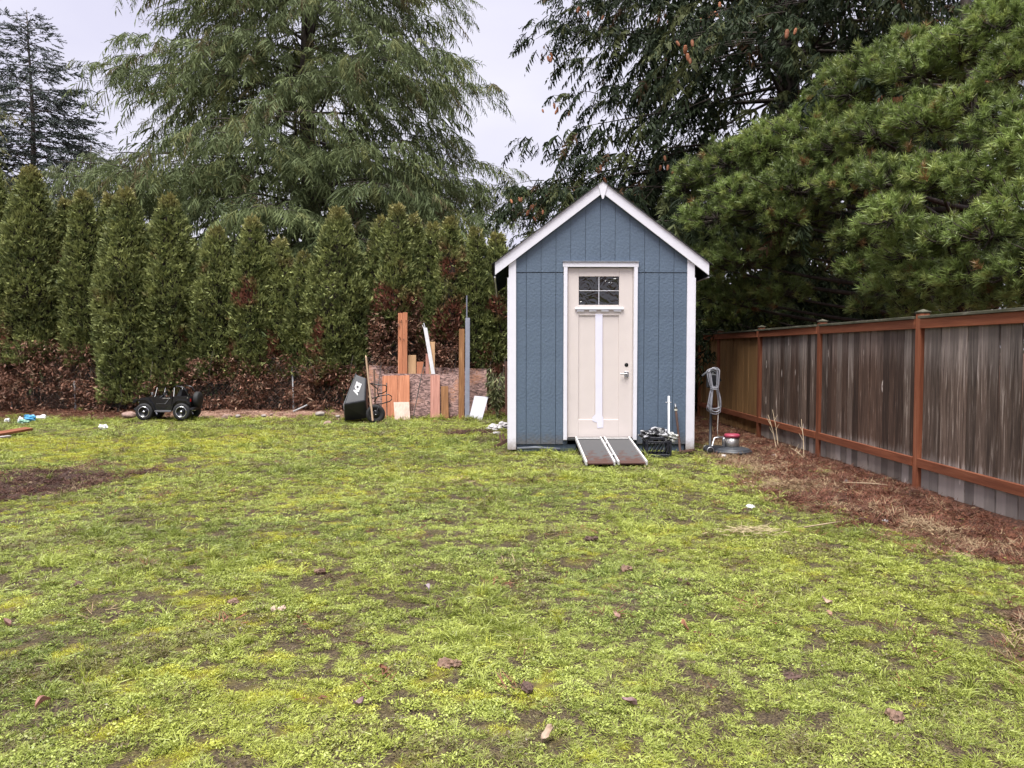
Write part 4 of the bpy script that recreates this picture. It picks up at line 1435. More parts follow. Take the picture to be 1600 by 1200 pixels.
# long-needled pine leaning over the fence on the right
def make_pine():
    m = foliage('pine needles', (.030, .050, .014), (.290, .385, .110), (.26, .12, .055), transl=.25, rough=.42, spec=.4, yellow=(.40, .45, .14))
    tb = Vector((7.3, 12.2, 0.0))
    root = empty('pine_tree', tb, 'bushy yellow green pine with long needles overhanging the right fence', 'tree')
    zt = np.linspace(-.2, 9.5, 12)
    trunk = np.stack([.10 * np.sin(zt * .5), .08 * np.cos(zt * .7), zt], -1)
    V, Fq = tube_arrays([(trunk, .20 * (1 - .85 * zt.clip(0, 9.5) / 9.5))], 10)
    link('trunk', np_mesh('trunk', V, Fq, smooth=True), bark, root)
    # foliage masses: photo x, y, distance, radius
    C = [(1090, 285, 13.6, .55), (1140, 262, 13.2, .65), (1200, 240, 12.8, .65), (1255, 215, 12.4, .6), (1120, 345, 13.2, .6), (1185, 330, 12.6, .7),
         (1245, 300, 12.0, .7), (1110, 415, 13.4, .55), (1165, 410, 13.0, .6), (1230, 395, 12.6, .55), (1330, 150, 12.2, .65), (1390, 115, 11.8, .65), (1305, 235, 11.8, .6),
         (1370, 215, 11.2, .65), (1440, 120, 11.0, .6), (1500, 90, 10.6, .6), (1560, 50, 10.2, .6), (1590, 120, 9.8, .5), (1330, 300, 11.4, .55),
         (1400, 290, 10.4, .55), (1395, 345, 10.0, .50), (1450, 200, 10.4, .6), (1520, 180, 10.0, .6), (1580, 210, 9.4, .55), (1470, 290, 10.0, .55), (1545, 285, 9.4, .5),
         (1335, 375, 11.4, .45), (1345, 420, 11.2, .35), (1420, 400, 10.2, .5), (1480, 380, 9.6, .5), (1550, 370, 9.0, .5), (1600, 330, 8.8, .5),
         (1450, 445, 10.0, .45), (1520, 440, 9.4, .45), (1585, 430, 8.8, .45), (1395, 455, 10.6, .42), (1640, 250, 9.0, .7), (1660, 400, 8.6, .6), (1640, 80, 9.8, .7),
         (1260, 350, 12.8, .5), (1290, 180, 12.8, .5), (1110, 465, 14.2, .5), (1165, 470, 13.6, .55), (1225, 462, 13.0, .48), (1135, 500, 15.0, .45), (1200, 500, 14.5, .40), (1500, 478, 9.8, .35), (1560, 470, 9.2, .35), (1420, 482, 10.6, .30), (1350, 478, 11.5, .28), (1620, 465, 8.8, .4), (1640, 10, 10.4, .7), (1275, 265, 12.2, .4), (1070, 300, 13.8, .35), (1310, 120, 12.6, .4), (1225, 345, 12.0, .4), (1420, 65, 12.0, .35), (1575, 5, 10.8, .45), (1360, 265, 10.9, .35), (1150, 300, 12.6, .4)]
    tb_n = np.array(tb)
    limbs, tc_, ta, tsz, tw = [], [], [], [], []
    for (px, py, Y, rad) in C:
        c = np.array(at(px, py, Y)) - tb_n
        h = np.clip(c[2] - .25 * math.hypot(c[0], c[1]) + .3, .8, 9)
        p0 = np.array([.10 * math.sin(h * .5), .08 * math.cos(h * .7), h])
        mid = (p0 + c) / 2 + np.array([rng.normal(0, .15), rng.normal(0, .15), -.18 * np.linalg.norm(c - p0) * .4])
        t = np.linspace(0, 1, 8)[:, None]
        P = (1 - t) ** 2 * p0 + 2 * t * (1 - t) * mid + t * t * c
        limbs.append((P, np.linspace(.055, .014, 8)))
        rad = rad * .86
        n = int(165 * rad * rad / .3)
        d = rand_unit(n); d[:, 2] = np.abs(d[:, 2]) * np.where(rng.random(n) < .86, 1, -.5)
        rr = rad * (.45 + .6 * rng.random(n) ** .5) * np.where(rng.random(n) < .14, 1.28, 1.0)
        pos = c + d * rr[:, None] * np.array([1.15, 1.0, .85])
        ax = unit(d * .8 + np.array([0, 0, .62]) + rng.normal(0, .25, (n, 3)))
        tc_.append(pos); ta.append(ax); tsz.append(rng.uniform(.8, 1.2, n)); tw.append(np.full(n, rng.random()))
        for k in range(0, n, 3):
            q0 = c + (pos[k] - c) * .15
            limbs.append((np.stack([q0, (q0 + pos[k]) / 2 + np.array([0, 0, -.03]), pos[k] + ax[k] * .05]), np.array([.012, .008, .005])))
    V, Fq = tube_arrays(limbs, 5)
    link('limbs', np_mesh('limbs', V, Fq, smooth=True), bark, root)
    P, A, Z, Wt = np.concatenate(tc_), np.concatenate(ta), np.concatenate(tsz), np.concatenate(tw)
    n, k = len(P), 48
    s = rng.random((n, k, 1))
    A3 = A[:, None, :]
    per = unit(np.cross(np.broadcast_to(A3, (n, k, 3)), rng.normal(0, 1, (n, k, 3))))
    ang = rng.uniform(.25, 1.15, (n, k, 1))
    base = P[:, None, :] - A3 * (.10 * s)
    d = unit(A3 * np.cos(ang) + per * np.sin(ang) + np.array([0, 0, -.10]))
    ln = (.085 + .055 * rng.random((n, k, 1))) * Z[:, None, None]
    side = unit(np.cross(d, rng.normal(0, 1, (n, k, 3)))) * .0058
    V = np.stack([base - side, base + side, base + d * ln + np.array([0, 0, -.012])], 2).reshape(-1, 3)
    Fq = np.arange(len(V), dtype=np.int32).reshape(-1, 3)
    tone = np.clip((.18 + .42 * Wt + rng.normal(0, .15, n))[:, None] + .35 * (1 - s[:, :, 0]) - .1 + rng.normal(0, .08, (n, k)), 0, 1)
    br = np.where(rng.random(n) < .018, .8, 0)[:, None] + 0 * tone
    ye = np.where(rng.random(n) < .20, .55, .05)[:, None] + 0 * tone
    tint = np.repeat(np.stack([tone, br, ye], -1).reshape(-1, 3), 3, 0)
    link('crown', np_mesh('crown', V, Fq, tint), m, root)


make_pine()

#=OBJECTS
# ------------------------------------------------------------------ folding ramp at the door
def make_ramp():
    a, b = at(899, 684, 10.52), at(984, 684, 10.52)
    zt, zb = .185, .035
    y1, y0 = 10.53, 9.22
    x0, x1 = a.x - .005, b.x + .005
    root = empty('folding_ramp', ((x0 + x1) / 2, (y0 + y1) / 2, .0), 'grey two-leaf folding ramp with white rails below the shed door', 'ramp')
    c = Vector(root.location)
    grip, t, bs = newmat('gritty ramp deck')
    co = t.nodes.new('ShaderNodeTexCoord'); n = t.nodes.new('ShaderNodeTexNoise'); n.inputs['Scale'].default_value = 9; n.inputs['Detail'].default_value = 8
    t.links.new(co.outputs['Object'], n.inputs['Vector'])
    sx = t.nodes.new('ShaderNodeSeparateXYZ'); t.links.new(co.outputs['Object'], sx.inputs[0])
    ma = t.nodes.new('ShaderNodeMath'); ma.operation = 'MULTIPLY_ADD'; ma.inputs[1].default_value = -.42; t.links.new(sx.outputs['Z'], ma.inputs[0]); t.links.new(n.outputs['Fac'], ma.inputs[2])
    rp = t.nodes.new('ShaderNodeValToRGB'); e = rp.color_ramp.elements
    e[0].position, e[0].color = .56, (.070, .068, .070, 1); e[1].position, e[1].color = .72, (.070, .032, .024, 1)
    t.links.new(ma.outputs[0], rp.inputs['Fac']); t.links.new(rp.outputs['Color'], bs.inputs['Base Color']); bs.inputs['Roughness'].default_value = .95
    alu = simple('pale scuffed rail', (.60, .58, .57), .55, vary=.3, vscale=30, bump=.2)
    mid = (x0 + x1) / 2
    for q, (p, r_) in enumerate(((x0, mid - .012), (mid + .012, x1))):
        dy = -.02 if q == 0 else .0
        leaf = beam('ramp_leaf', ((p + r_) / 2 - c.x, y0 + dy - c.y, zb), ((p + r_) / 2 - c.x, y1 - c.y, zt), r_ - p - .05, .018, grip, root, (0, 0, 1))
        for xx in (p + .014, r_ - .014):
            beam('side_rail', (xx - c.x, y0 + dy - .01 - c.y, zb + .008), (xx - c.x, y1 - c.y, zt + .008), .022, .052, alu, root, (0, 0, 1))
        beam('top_lip', (p + .027 - c.x, y1 - .03 - c.y, zt + .014), (r_ - .027 - c.x, y1 - .03 - c.y, zt + .014), .06, .008, alu, root, (0, 0, 1))
    for f in (.25, .7):
        beam('hinge', (mid - .02 - c.x, y0 + (y1 - y0) * f - c.y, zb + (zt - zb) * f + .037), (mid + .02 - c.x, y0 + (y1 - y0) * f - c.y, zb + (zt - zb) * f + .037), .07, .006, steel, root, (0, 0, 1))


make_ramp()


# ------------------------------------------------------------------ crate, bags, pipe, spade by the shed corner
def make_corner_things():
    x0, x1, y0, y1, h = 1.895, 2.225, 10.02, 10.34, .272
    zc = gz1(2.05, 10.2)
    root = empty('milk_crate', ((x0 + x1) / 2, (y0 + y1) / 2, zc), 'black plastic milk crate beside the shed door', 'crate')
    w, d = (x1 - x0) / 2, (y1 - y0) / 2
    cr_m = simple('crate plastic', (.014, .015, .024), .42, vary=.25)
    for sx in (-1, 1):
        for sy in (-1, 1):
            box('corner_post', sx * w - .022 * (sx > 0) - 0, sx * w + .022 * (sx < 0), sy * d - .022 * (sy > 0), sy * d + .022 * (sy < 0), .0, h, cr_m, root)
    for nm, z0, z1 in (('rim', h - .035, h - .001), ('middle_band', .195, .215), ('foot_band', .001, .045)):
        for s in (-1, 1):
            box(nm, -w + .023, w - .023, s * d - .006 - s * .008, s * d + .006 - s * .008, z0, z1, cr_m, root)
            box(nm, s * w - .006 - s * .008, s * w + .006 - s * .008, -d + .023, d - .023, z0, z1, cr_m, root)
    box('floor', -w + .02, w - .02, -d + .02, d - .02, .012, .022, cr_m, root)
    for s in (-1, 1):
        for q in range(5):
            x = -w + .05 + q * .052
            beam('lattice_bar', (x, s * (d - .008), .05), (x + .085 if x + .085 < w else w - .02, s * (d - .008), .193), .013, .008, cr_m, root, bev=0)
            y = -d + .05 + q * .05
            beam('lattice_bar', (s * (w - .008), y, .05), (s * (w - .008), min(y + .085, d - .02), .193), .013, .008, cr_m, root, (1, 0, 0), bev=0)
        for xx in (-w + .06, w - .06):
            box('band_strut', xx - .03, xx + .03, s * (d - .008) - .004, s * (d - .008) + .004, .216, .236, cr_m, root, 0)
    # contents
    m, t, b = newmat('crumpled black and silver film')
    co = t.nodes.new('ShaderNodeTexCoord'); n = t.nodes.new('ShaderNodeTexNoise'); n.inputs['Scale'].default_value = 7; n.inputs['Distortion'].default_value = 2.2
    t.links.new(co.outputs['Object'], n.inputs['Vector'])
    rp = t.nodes.new('ShaderNodeValToRGB'); e = rp.color_ramp.elements
    e[0].position, e[0].color = .50, (.010, .010, .012, 1); e[1].position, e[1].color = .57, (.38, .38, .40, 1)
    t.links.new(n.outputs['Fac'], rp.inputs['Fac']); t.links.new(rp.outputs['Color'], b.inputs['Base Color']); b.inputs['Roughness'].default_value = .28
    bp = t.nodes.new('ShaderNodeBump'); bp.inputs['Strength'].default_value = .8; bp.inputs['Distance'].default_value = .03
    t.links.new(n.outputs['Fac'], bp.inputs['Height']); t.links.new(bp.outputs['Normal'], b.inputs['Normal'])
    o = link('plastic_sack', blob_mesh('plastic_sack', .185, .150, .085, .35, 3, 4, 2.6), m, None, (2.045, 10.18, zc + .285))
    tag(o, 'crumpled black and silver plastic sack heaped in the milk crate', 'sack')
    o = link('plastic_bag', blob_mesh('plastic_bag', .070, .060, .058, .4, 8, 4, 2.4), simple('cloudy film', (.40, .40, .38), .3, vary=.3, vscale=25, bump=.8, bscale=25), None, (2.235, 10.06, zc + .268))
    tag(o, 'small cloudy plastic bag spilling over the crate corner', 'bag')
    # white pipe with a cross pin
    pvc = simple('white plastic pipe', (.78, .78, .80), .4, vary=.06)
    b0, t0 = at(1045, 700, 10.25), at(1045, 619, 10.45)
    root = empty('plastic_pipe', (b0.x, 10.25, b0.z), 'slim white plastic pipe with a cross pin leaning on the shed', 'pipe')
    dv = t0 - b0
    tube('pipe', [(0, 0, 0), tuple(dv * .5), tuple(dv)], .0135, pvc, root, 10)
    tube('cross_pin', [tuple(dv * .88 + Vector((-.048, -.012, 0))), tuple(dv * .88 + Vector((.032, -.012, 0)))], .005, pvc, root, 6)
    # spade
    b1, t1 = at(1063, 708, 10.33), at(1055, 631, 10.545)
    b1.z = max(b1.z, gz1(b1.x, 10.33) + .03)
    root = empty('spade', (b1.x, 10.33, b1.z), 'dark rusty spade standing against the shed corner', 'spade')
    dv = t1 - b1
    tube('shaft', [(0, 0, 0), tuple(dv * .5), tuple(dv * .86)], .016, wood('dark spade handle', (.020, .010, .008), (.055, .028, .020), rnd=.1), root, 10)
    tube('socket', [tuple(dv * .86), tuple(dv * .93)], .021, simple('black tape', (.015, .015, .014), .5), root, 10)
    tube('ferrule', [tuple(dv * .93), tuple(dv * 1.0)], .012, steel, root, 10)
    lathe('tape_band', [(.0225, 0), (.0235, .012), (.0225, .024)], simple('cream tape', (.6, .58, .48), .6), root, tuple(dv * .855), None, 10)
    rust = simple('rusty steel', (.085, .040, .026), .8, vary=.5, vscale=20, bump=.3)
    bm = bmesh.new()
    gridp = [[(i, j) for j in range(5)] for i in range(7)]
    vs = [[bm.verts.new(((j - 2) * .045 * (1 - .5 * (i / 6) ** 3), i * .036, .012 * (j - 2) ** 2 * .5)) for j in range(5)] for i in range(7)]
    for i in range(6):
        for j in range(4):
            bm.faces.new((vs[i][j], vs[i][j + 1], vs[i + 1][j + 1], vs[i + 1][j]))
    bmesh.ops.solidify(bm, geom=list(bm.faces), thickness=.004)
    me = bpy.data.meshes.new('blade'); bm.to_mesh(me); bm.free()
    o = link('blade', me, rust, root, (.02, -.01, -.015), (R(8), 0, R(-78)))


make_corner_things()


# ------------------------------------------------------------------ floor polisher and its cord
def make_polisher():
    px = lambda zx, zy, Y: at(1080 + zx / 7.056, 560 + zy / 7.056, Y)
    c = gnd(1144, 708)
    X, Yc = c.x, c.y
    root = empty('floor_polisher', (X, Yc, gz1(X, Yc)), 'floor polisher with pink-topped steel motor beside the fence', 'floor polisher')
    grey = simple('dark grey casting', (.035, .038, .045), .45, vary=.2)
    lathe('brush_skirt', [(0, .012), (.245, .010), (.262, .02), (.262, .042), (.255, .05), (.235, .056), (.238, .066), (.215, .078), (.14, .094), (.09, .10), (0, .10)], grey, root, (0, 0, .0), None, 36)
    lathe('motor', [(0, .10), (.092, .10), (.096, .108), (.096, .225), (0, .225)], simple('brushed motor can', (.40, .38, .36), .35, metal=.85, vary=.15), root, (-.005, 0, 0), None, 28)
    lathe('motor_cap', [(.096, .2255), (.106, .23), (.106, .258), (.092, .272), (.03, .276), (0, .276)], simple('pink enamel', (.27, .035, .065), .45, vary=.15), root, (-.005, 0, 0), None, 28)
    lathe('capacitor', [(0, .10), (.024, .10), (.024, .215), (.018, .225), (0, .225)], steel, root, (-.125, -.03, 0), None, 14)
    prism('neck', [(-.36, .055), (-.335, .115), (-.12, .105), (.05, .085), (.05, .055), (-.20, .035)], -.05, .05, grey, root)
    for y in (-.085, .085):
        w = lathe('wheel', [(0, -.016), (.028, -.016), (.030, -.012), (.048, -.012), (.052, -.004), (.052, .004), (.048, .012), (0, .014)], rubber, root, (-.325, y, .055), (R(90), 0, 0), 20)
        r_ = lathe('wheel_rim', [(.040, -.0005), (.050, -.002), (.050, .002), (.040, .0005)], steel, root, (-.325, y - .0165 if y < 0 else y + .0165, .055), (R(90), 0, 0), 20)
    hx, top = -.245, 1.165
    tube('handle_brace', [(-.29, -.04, .10), (-.255, -.03, .22), (-.12, -.02, .235)], .011, steel, root, 8)
    tube('handle_post', [(-.30, .02, .10), (-.285, .05, .5), (-.255, .09, 1.12)], .019, blackmat, root, 10)
    tube('handle_grip', [(-.40, .09, 1.06), (-.33, .085, 1.115), (-.255, .085, 1.13), (-.19, .085, 1.09), (-.15, .085, .99)], .018, blackmat, root, 10)
    box('switch_box', -.335, -.20, .06, .13, .90, 1.09, blackmat, root, .015)
    # cord: many tall loops, tied at the waist
    cm = simple('grey cord', (.25, .25, .28), .5, vary=.12)
    croot = empty('power_cord', (X - .262, Yc + .02, .5), 'coiled grey power cord hung on the polisher handle', 'cord')
    z1 = 1.165 - .5
    paths = []
    rg = np.random.default_rng(4)
    for k in range(11):
        a = np.linspace(0, 2 * np.pi, 40)
        hb = .52 + rg.uniform(-.0, .10) - .5
        wt, wb = rg.uniform(.020, .058), rg.uniform(.02, .072)
        zz = (z1 + hb) / 2 + (z1 - hb) / 2 * np.cos(a) + rg.uniform(-.02, .01) * (np.cos(a) > 0)
        tie = .88 - .5
        wd = np.where(zz > tie, wt * np.sqrt(np.clip((zz - tie) / (z1 - tie), 0, 1)) + .024, wb * np.sqrt(np.clip((tie - zz) / (tie - hb), 0, 1)) + .022)
        wd = wd * np.clip(np.abs(np.sin(a)) * 2.2, 0, 1)
        xx = np.sign(np.sin(a)) * wd + rg.normal(0, .008) + .012 * np.sin(zz * 7)
        yy = -.05 + rg.uniform(-.04, .03) + .015 * np.sin(a * 2 + k)
        paths.append((np.stack([xx, yy + 0 * xx, zz], -1), .0062))
    V, Fq = tube_arrays(paths, 6)
    link('coil', np_mesh('coil', V, Fq, smooth=True), cm, croot)
    for q in (0, .022):
        a = np.linspace(0, 2 * np.pi, 16)
        tube('tie', np.stack([.048 * np.cos(a), -.05 + .062 * np.sin(a), .385 + q + .006 * np.sin(a)], -1), .007, cm, croot, 6)
    tube('tail', [(.045, -.05, .37), (.055, -.06, .15), (.048, -.07, -.02), (.040, -.08, -.16), (.045, -.08, -.27)], .006, simple('pale cord tail', (.42, .40, .37), .5), croot, 6)


make_polisher()


# ------------------------------------------------------------------ lumber leaning at the hedge foot
def make_lumber():
    Z = lambda zx, zy, Y: at(520 + zx / 5.714, 460 + zy / 5.714, Y)
    osb, t, b = newmat('oriented strand board')
    co = t.nodes.new('ShaderNodeTexCoord')
    mp = t.nodes.new('ShaderNodeMapping'); mp.inputs['Scale'].default_value = (20, 20, 55)
    t.links.new(co.outputs['Object'], mp.inputs['Vector'])
    v = t.nodes.new('ShaderNodeTexVoronoi'); v.inputs['Scale'].default_value = 1.0
    nz = t.nodes.new('ShaderNodeTexNoise'); nz.inputs['Scale'].default_value = 2.2; nz.inputs['Detail'].default_value = 5
    t.links.new(co.outputs['Object'], nz.inputs['Vector'])
    dn = t.nodes.new('ShaderNodeVectorMath'); dn.operation = 'MULTIPLY_ADD'
    t.links.new(nz.outputs['Color'], dn.inputs[0]); dn.inputs[1].default_value = (9, 9, 9); t.links.new(mp.outputs[0], dn.inputs[2])
    t.links.new(dn.outputs[0], v.inputs['Vector'])
    sp = t.nodes.new('ShaderNodeSeparateColor'); t.links.new(v.outputs['Color'], sp.inputs[0])
    rp = t.nodes.new('ShaderNodeValToRGB'); e = rp.color_ramp.elements
    e[0].position, e[0].color = .05, (.070, .038, .034, 1); e[1].position, e[1].color = .95, (.36, .225, .195, 1)
    e.new(.5).color = (.190, .110, .098, 1)
    t.links.new(sp.outputs[0], rp.inputs['Fac'])
    rp2 = t.nodes.new('ShaderNodeValToRGB'); e = rp2.color_ramp.elements
    e[0].position, e[0].color = .55, (0, 0, 0, 1); e[1].position, e[1].color = .68, (1, 1, 1, 1)
    t.links.new(nz.outputs['Fac'], rp2.inputs['Fac'])
    mm = t.nodes.new('ShaderNodeMix'); mm.data_type = 'RGBA'; mm.inputs['B'].default_value = (.42, .20, .115, 1)
    mu = t.nodes.new('ShaderNodeMath'); mu.operation = 'MULTIPLY'; t.links.new(rp2.outputs['Color'], mu.inputs[0]); t.links.new(sp.outputs[1], mu.inputs[1])
    t.links.new(mu.outputs[0], mm.inputs['Factor']); t.links.new(rp.outputs['Color'], mm.inputs['A']); t.links.new(mm.outputs['Result'], b.inputs['Base Color'])
    b.inputs['Roughness'].default_value = .8
    bp = t.nodes.new('ShaderNodeBump'); bp.inputs['Strength'].default_value = .5; bp.inputs['Distance'].default_value = .006
    t.links.new(sp.outputs[0], bp.inputs['Height']); t.links.new(bp.outputs['Normal'], b.inputs['Normal'])

    cedar = wood('orange cedar', (.27, .095, .045), (.42, .165, .085), (.50, .23, .13), rnd=.12)
    pink = wood('pinkish plank', (.24, .105, .080), (.36, .17, .13), (.44, .25, .20), rnd=.1)
    pinew = wood('pale pine', (.33, .19, .095), (.47, .29, .16), (.55, .38, .24), rnd=.1)
    brownw = wood('brown treated timber', (.125, .052, .018), (.215, .098, .036), (.28, .145, .062), rnd=.12)
    greym = simple('grey painted metal strip', (.150, .158, .200), .5, metal=.0, vary=.15)
    whitew = simple('white painted stick', (.60, .60, .62), .55, vary=.1)
    tanw = wood('pale tan board', (.44, .32, .26), (.56, .43, .36), (.62, .50, .43), rnd=.05)

    def plank(name, zt0, zt1, w_zx, thick, Yb, Yt, mat, label, cat, face=(0, -1, 0)):
        """top centre and foot centre in enlarged photo pixels, width in the same"""
        p1, p0 = Z(*zt0, Yt), Z(*zt1, Yb)
        w = w_zx / 5.714 * Yb / F
        o = beam(name, p0, p1, w, thick, mat, None, face)
        return tag(o, label, cat)

    # two strand-board sheets
    def sheet(name, pts, Yb, Yt, mat, label):
        P = [Z(x, y, yy) for x, y, yy in pts]
        c = sum(P, Vector()) / 4
        n = (P[1] - P[0]).cross(P[3] - P[0]).normalized()
        if n.y > 0: n = -n
        V = [p - c for p in P] + [p - c - n * .012 for p in P]
        me = bpy.data.meshes.new(name)
        me.from_pydata([tuple(v) for v in V], [], [(0, 1, 2, 3), (7, 6, 5, 4)] + [(i, i + 4, (i + 1) % 4 + 4, (i + 1) % 4) for i in range(4)])
        bm = bmesh.new(); bm.from_mesh(me); bmesh.ops.recalc_face_normals(bm, faces=bm.faces); bm.to_mesh(me); bm.free()
        o = link(name, me, mat, None, c)
        return tag(o, label, 'board')
    sheet('strand_board', [(322, 632, 16.52), (1372, 664, 16.52), (1378, 1105, 16.22), (330, 1100, 16.22)], 16.05, 16.45, osb, 'weathered strand board sheet, rear and taller of two, behind the lumber')
    sheet('strand_board', [(440, 706, 16.16), (1120, 712, 16.16), (1122, 1118, 15.86), (436, 1112, 15.86)], 15.85, 16.20, osb, 'weathered strand board sheet, front and lower of two, behind the short planks')
    plank('plank', (604, 168), (601, 1060), 40, .035, 16.14, 16.40, cedar, 'tall orange cedar board, left of the upright pair', 'board')
    plank('plank', (646, 162), (643, 1060), 42, .035, 16.14, 16.40, cedar, 'tall orange cedar board, right of the upright pair', 'board')
    plank('plank', (888, 424), (884, 1060), 48, .03, 16.14, 16.40, pinew, 'pale pine board behind the slanting white stick', 'board')
    plank('plank', (845, 530), (842, 1060), 30, .03, 16.14, 16.40, pink, 'narrow pinkish board just left of the slanting white stick', 'board')
    plank('plank', (708, 543), (706, 1060), 74, .035, 16.14, 16.40, pinew, 'short pale pine block showing above the strand board', 'board')
    plank('plank', (780, 602), (778, 1060), 62, .03, 16.14, 16.40, cedar, 'orange board end barely showing above the strand board', 'board')
    plank('white_stick', (826, 300), (905, 760), 34, .02, 16.20, 16.36, whitew, 'slanting white painted stick with a broken top', 'stick')
    for k, (a, bb) in enumerate((((812, 255), (832, 330)), ((800, 275), (822, 320)), ((835, 340), (842, 372)))):
        p0, p1 = Z(*bb, 16.36), Z(*a, 16.38)
        o = beam('splinter', p0, p1, .016, .008, whitew)
        st = bpy.data.objects['white_stick']
        bpy.context.view_layer.update()
        o.parent = st; o.matrix_parent_inverse = st.matrix_world.inverted()
    plank('plank', (512, 726), (508, 1112), 140, .02, 15.72, 16.08, cedar, 'wide orange plank, left of the low pair beside the wheelbarrow', 'board')
    plank('plank', (634, 724), (634, 1112), 104, .02, 15.70, 16.06, cedar, 'wide orange plank, right of the low pair beside the wheelbarrow', 'board')
    plank('plank', (914, 722), (914, 1102), 86, .02, 15.72, 16.06, pink, 'pinkish plank right of the thin dark rod', 'board')
    plank('plank', (998, 822), (1003, 1115), 66, .05, 15.70, 15.98, brownw, 'short brown timber between pink plank and tall brown post', 'board')
    plank('timber_post', (1152, 312), (1148, 1118), 50, .06, 15.62, 16.10, brownw, 'tall brown timber post leaning beside the grey metal strip', 'post')
    plank('metal_strip', (1204, 210), (1200, 1105), 42, .012, 15.60, 16.16, greym, 'tall grey metal strip leaning right of the brown post', 'metal strip')
    plank('thin_pole', (1196, 10), (1198, 700), 12, .02, 16.30, 16.44, greym, 'thin dark pole rising into the hedge above the metal strip', 'pole')
    # wavy-edged tan board and tilted white board in front
    sheet('tan_board', [(543, 962, 15.60), (682, 960, 15.60), (692, 1158, 15.38), (556, 1160, 15.38)], 0, 0, tanw, 'pale tan board leaning on the low orange planks')
    sheet('white_board', [(1265, 905, 15.62), (1388, 915, 15.62), (1328, 1130, 15.42), (1220, 1088, 15.42)], 0, 0, simple('white laminate', (.50, .50, .56), .4, vary=.06, vscale=6), 'tilted white board leaning at the right end of the lumber')
    rod = simple('dark iron rod', (.030, .022, .020), .6, vary=.3)
    for a, bb, yb, yt, lb in (((812, 620), (716, 1105), 15.66, 16.10, 'thin dark rod leaning across the strand board'),
                              ((432, 630), (396, 880), 15.75, 16.20, 'thin dark rod just left of the orange planks, beside the barrow'),
                              ((480, 790), (484, 1118), 15.60, 15.70, 'short rusty upright rod in front of the orange planks')):
        p1, p0 = Z(*a, yt), Z(*bb, yb)
        o = tube('iron_rod', [tuple(p0 - p0), tuple((p1 - p0) * .5), tuple(p1 - p0)], .010, rod, None, 8)
        o.location = p0
        tag(o, lb, 'rod')
    # brown board by the shed's far corner
    o = plank('plank', (1553, 600), (1556, 1078), 34, .03, 15.0, 15.2, wood('dark red plank', (.055, .026, .018), (.10, .048, .034), rnd=.1), 'dark reddish plank standing just left of the shed wall', 'board')


make_lumber()


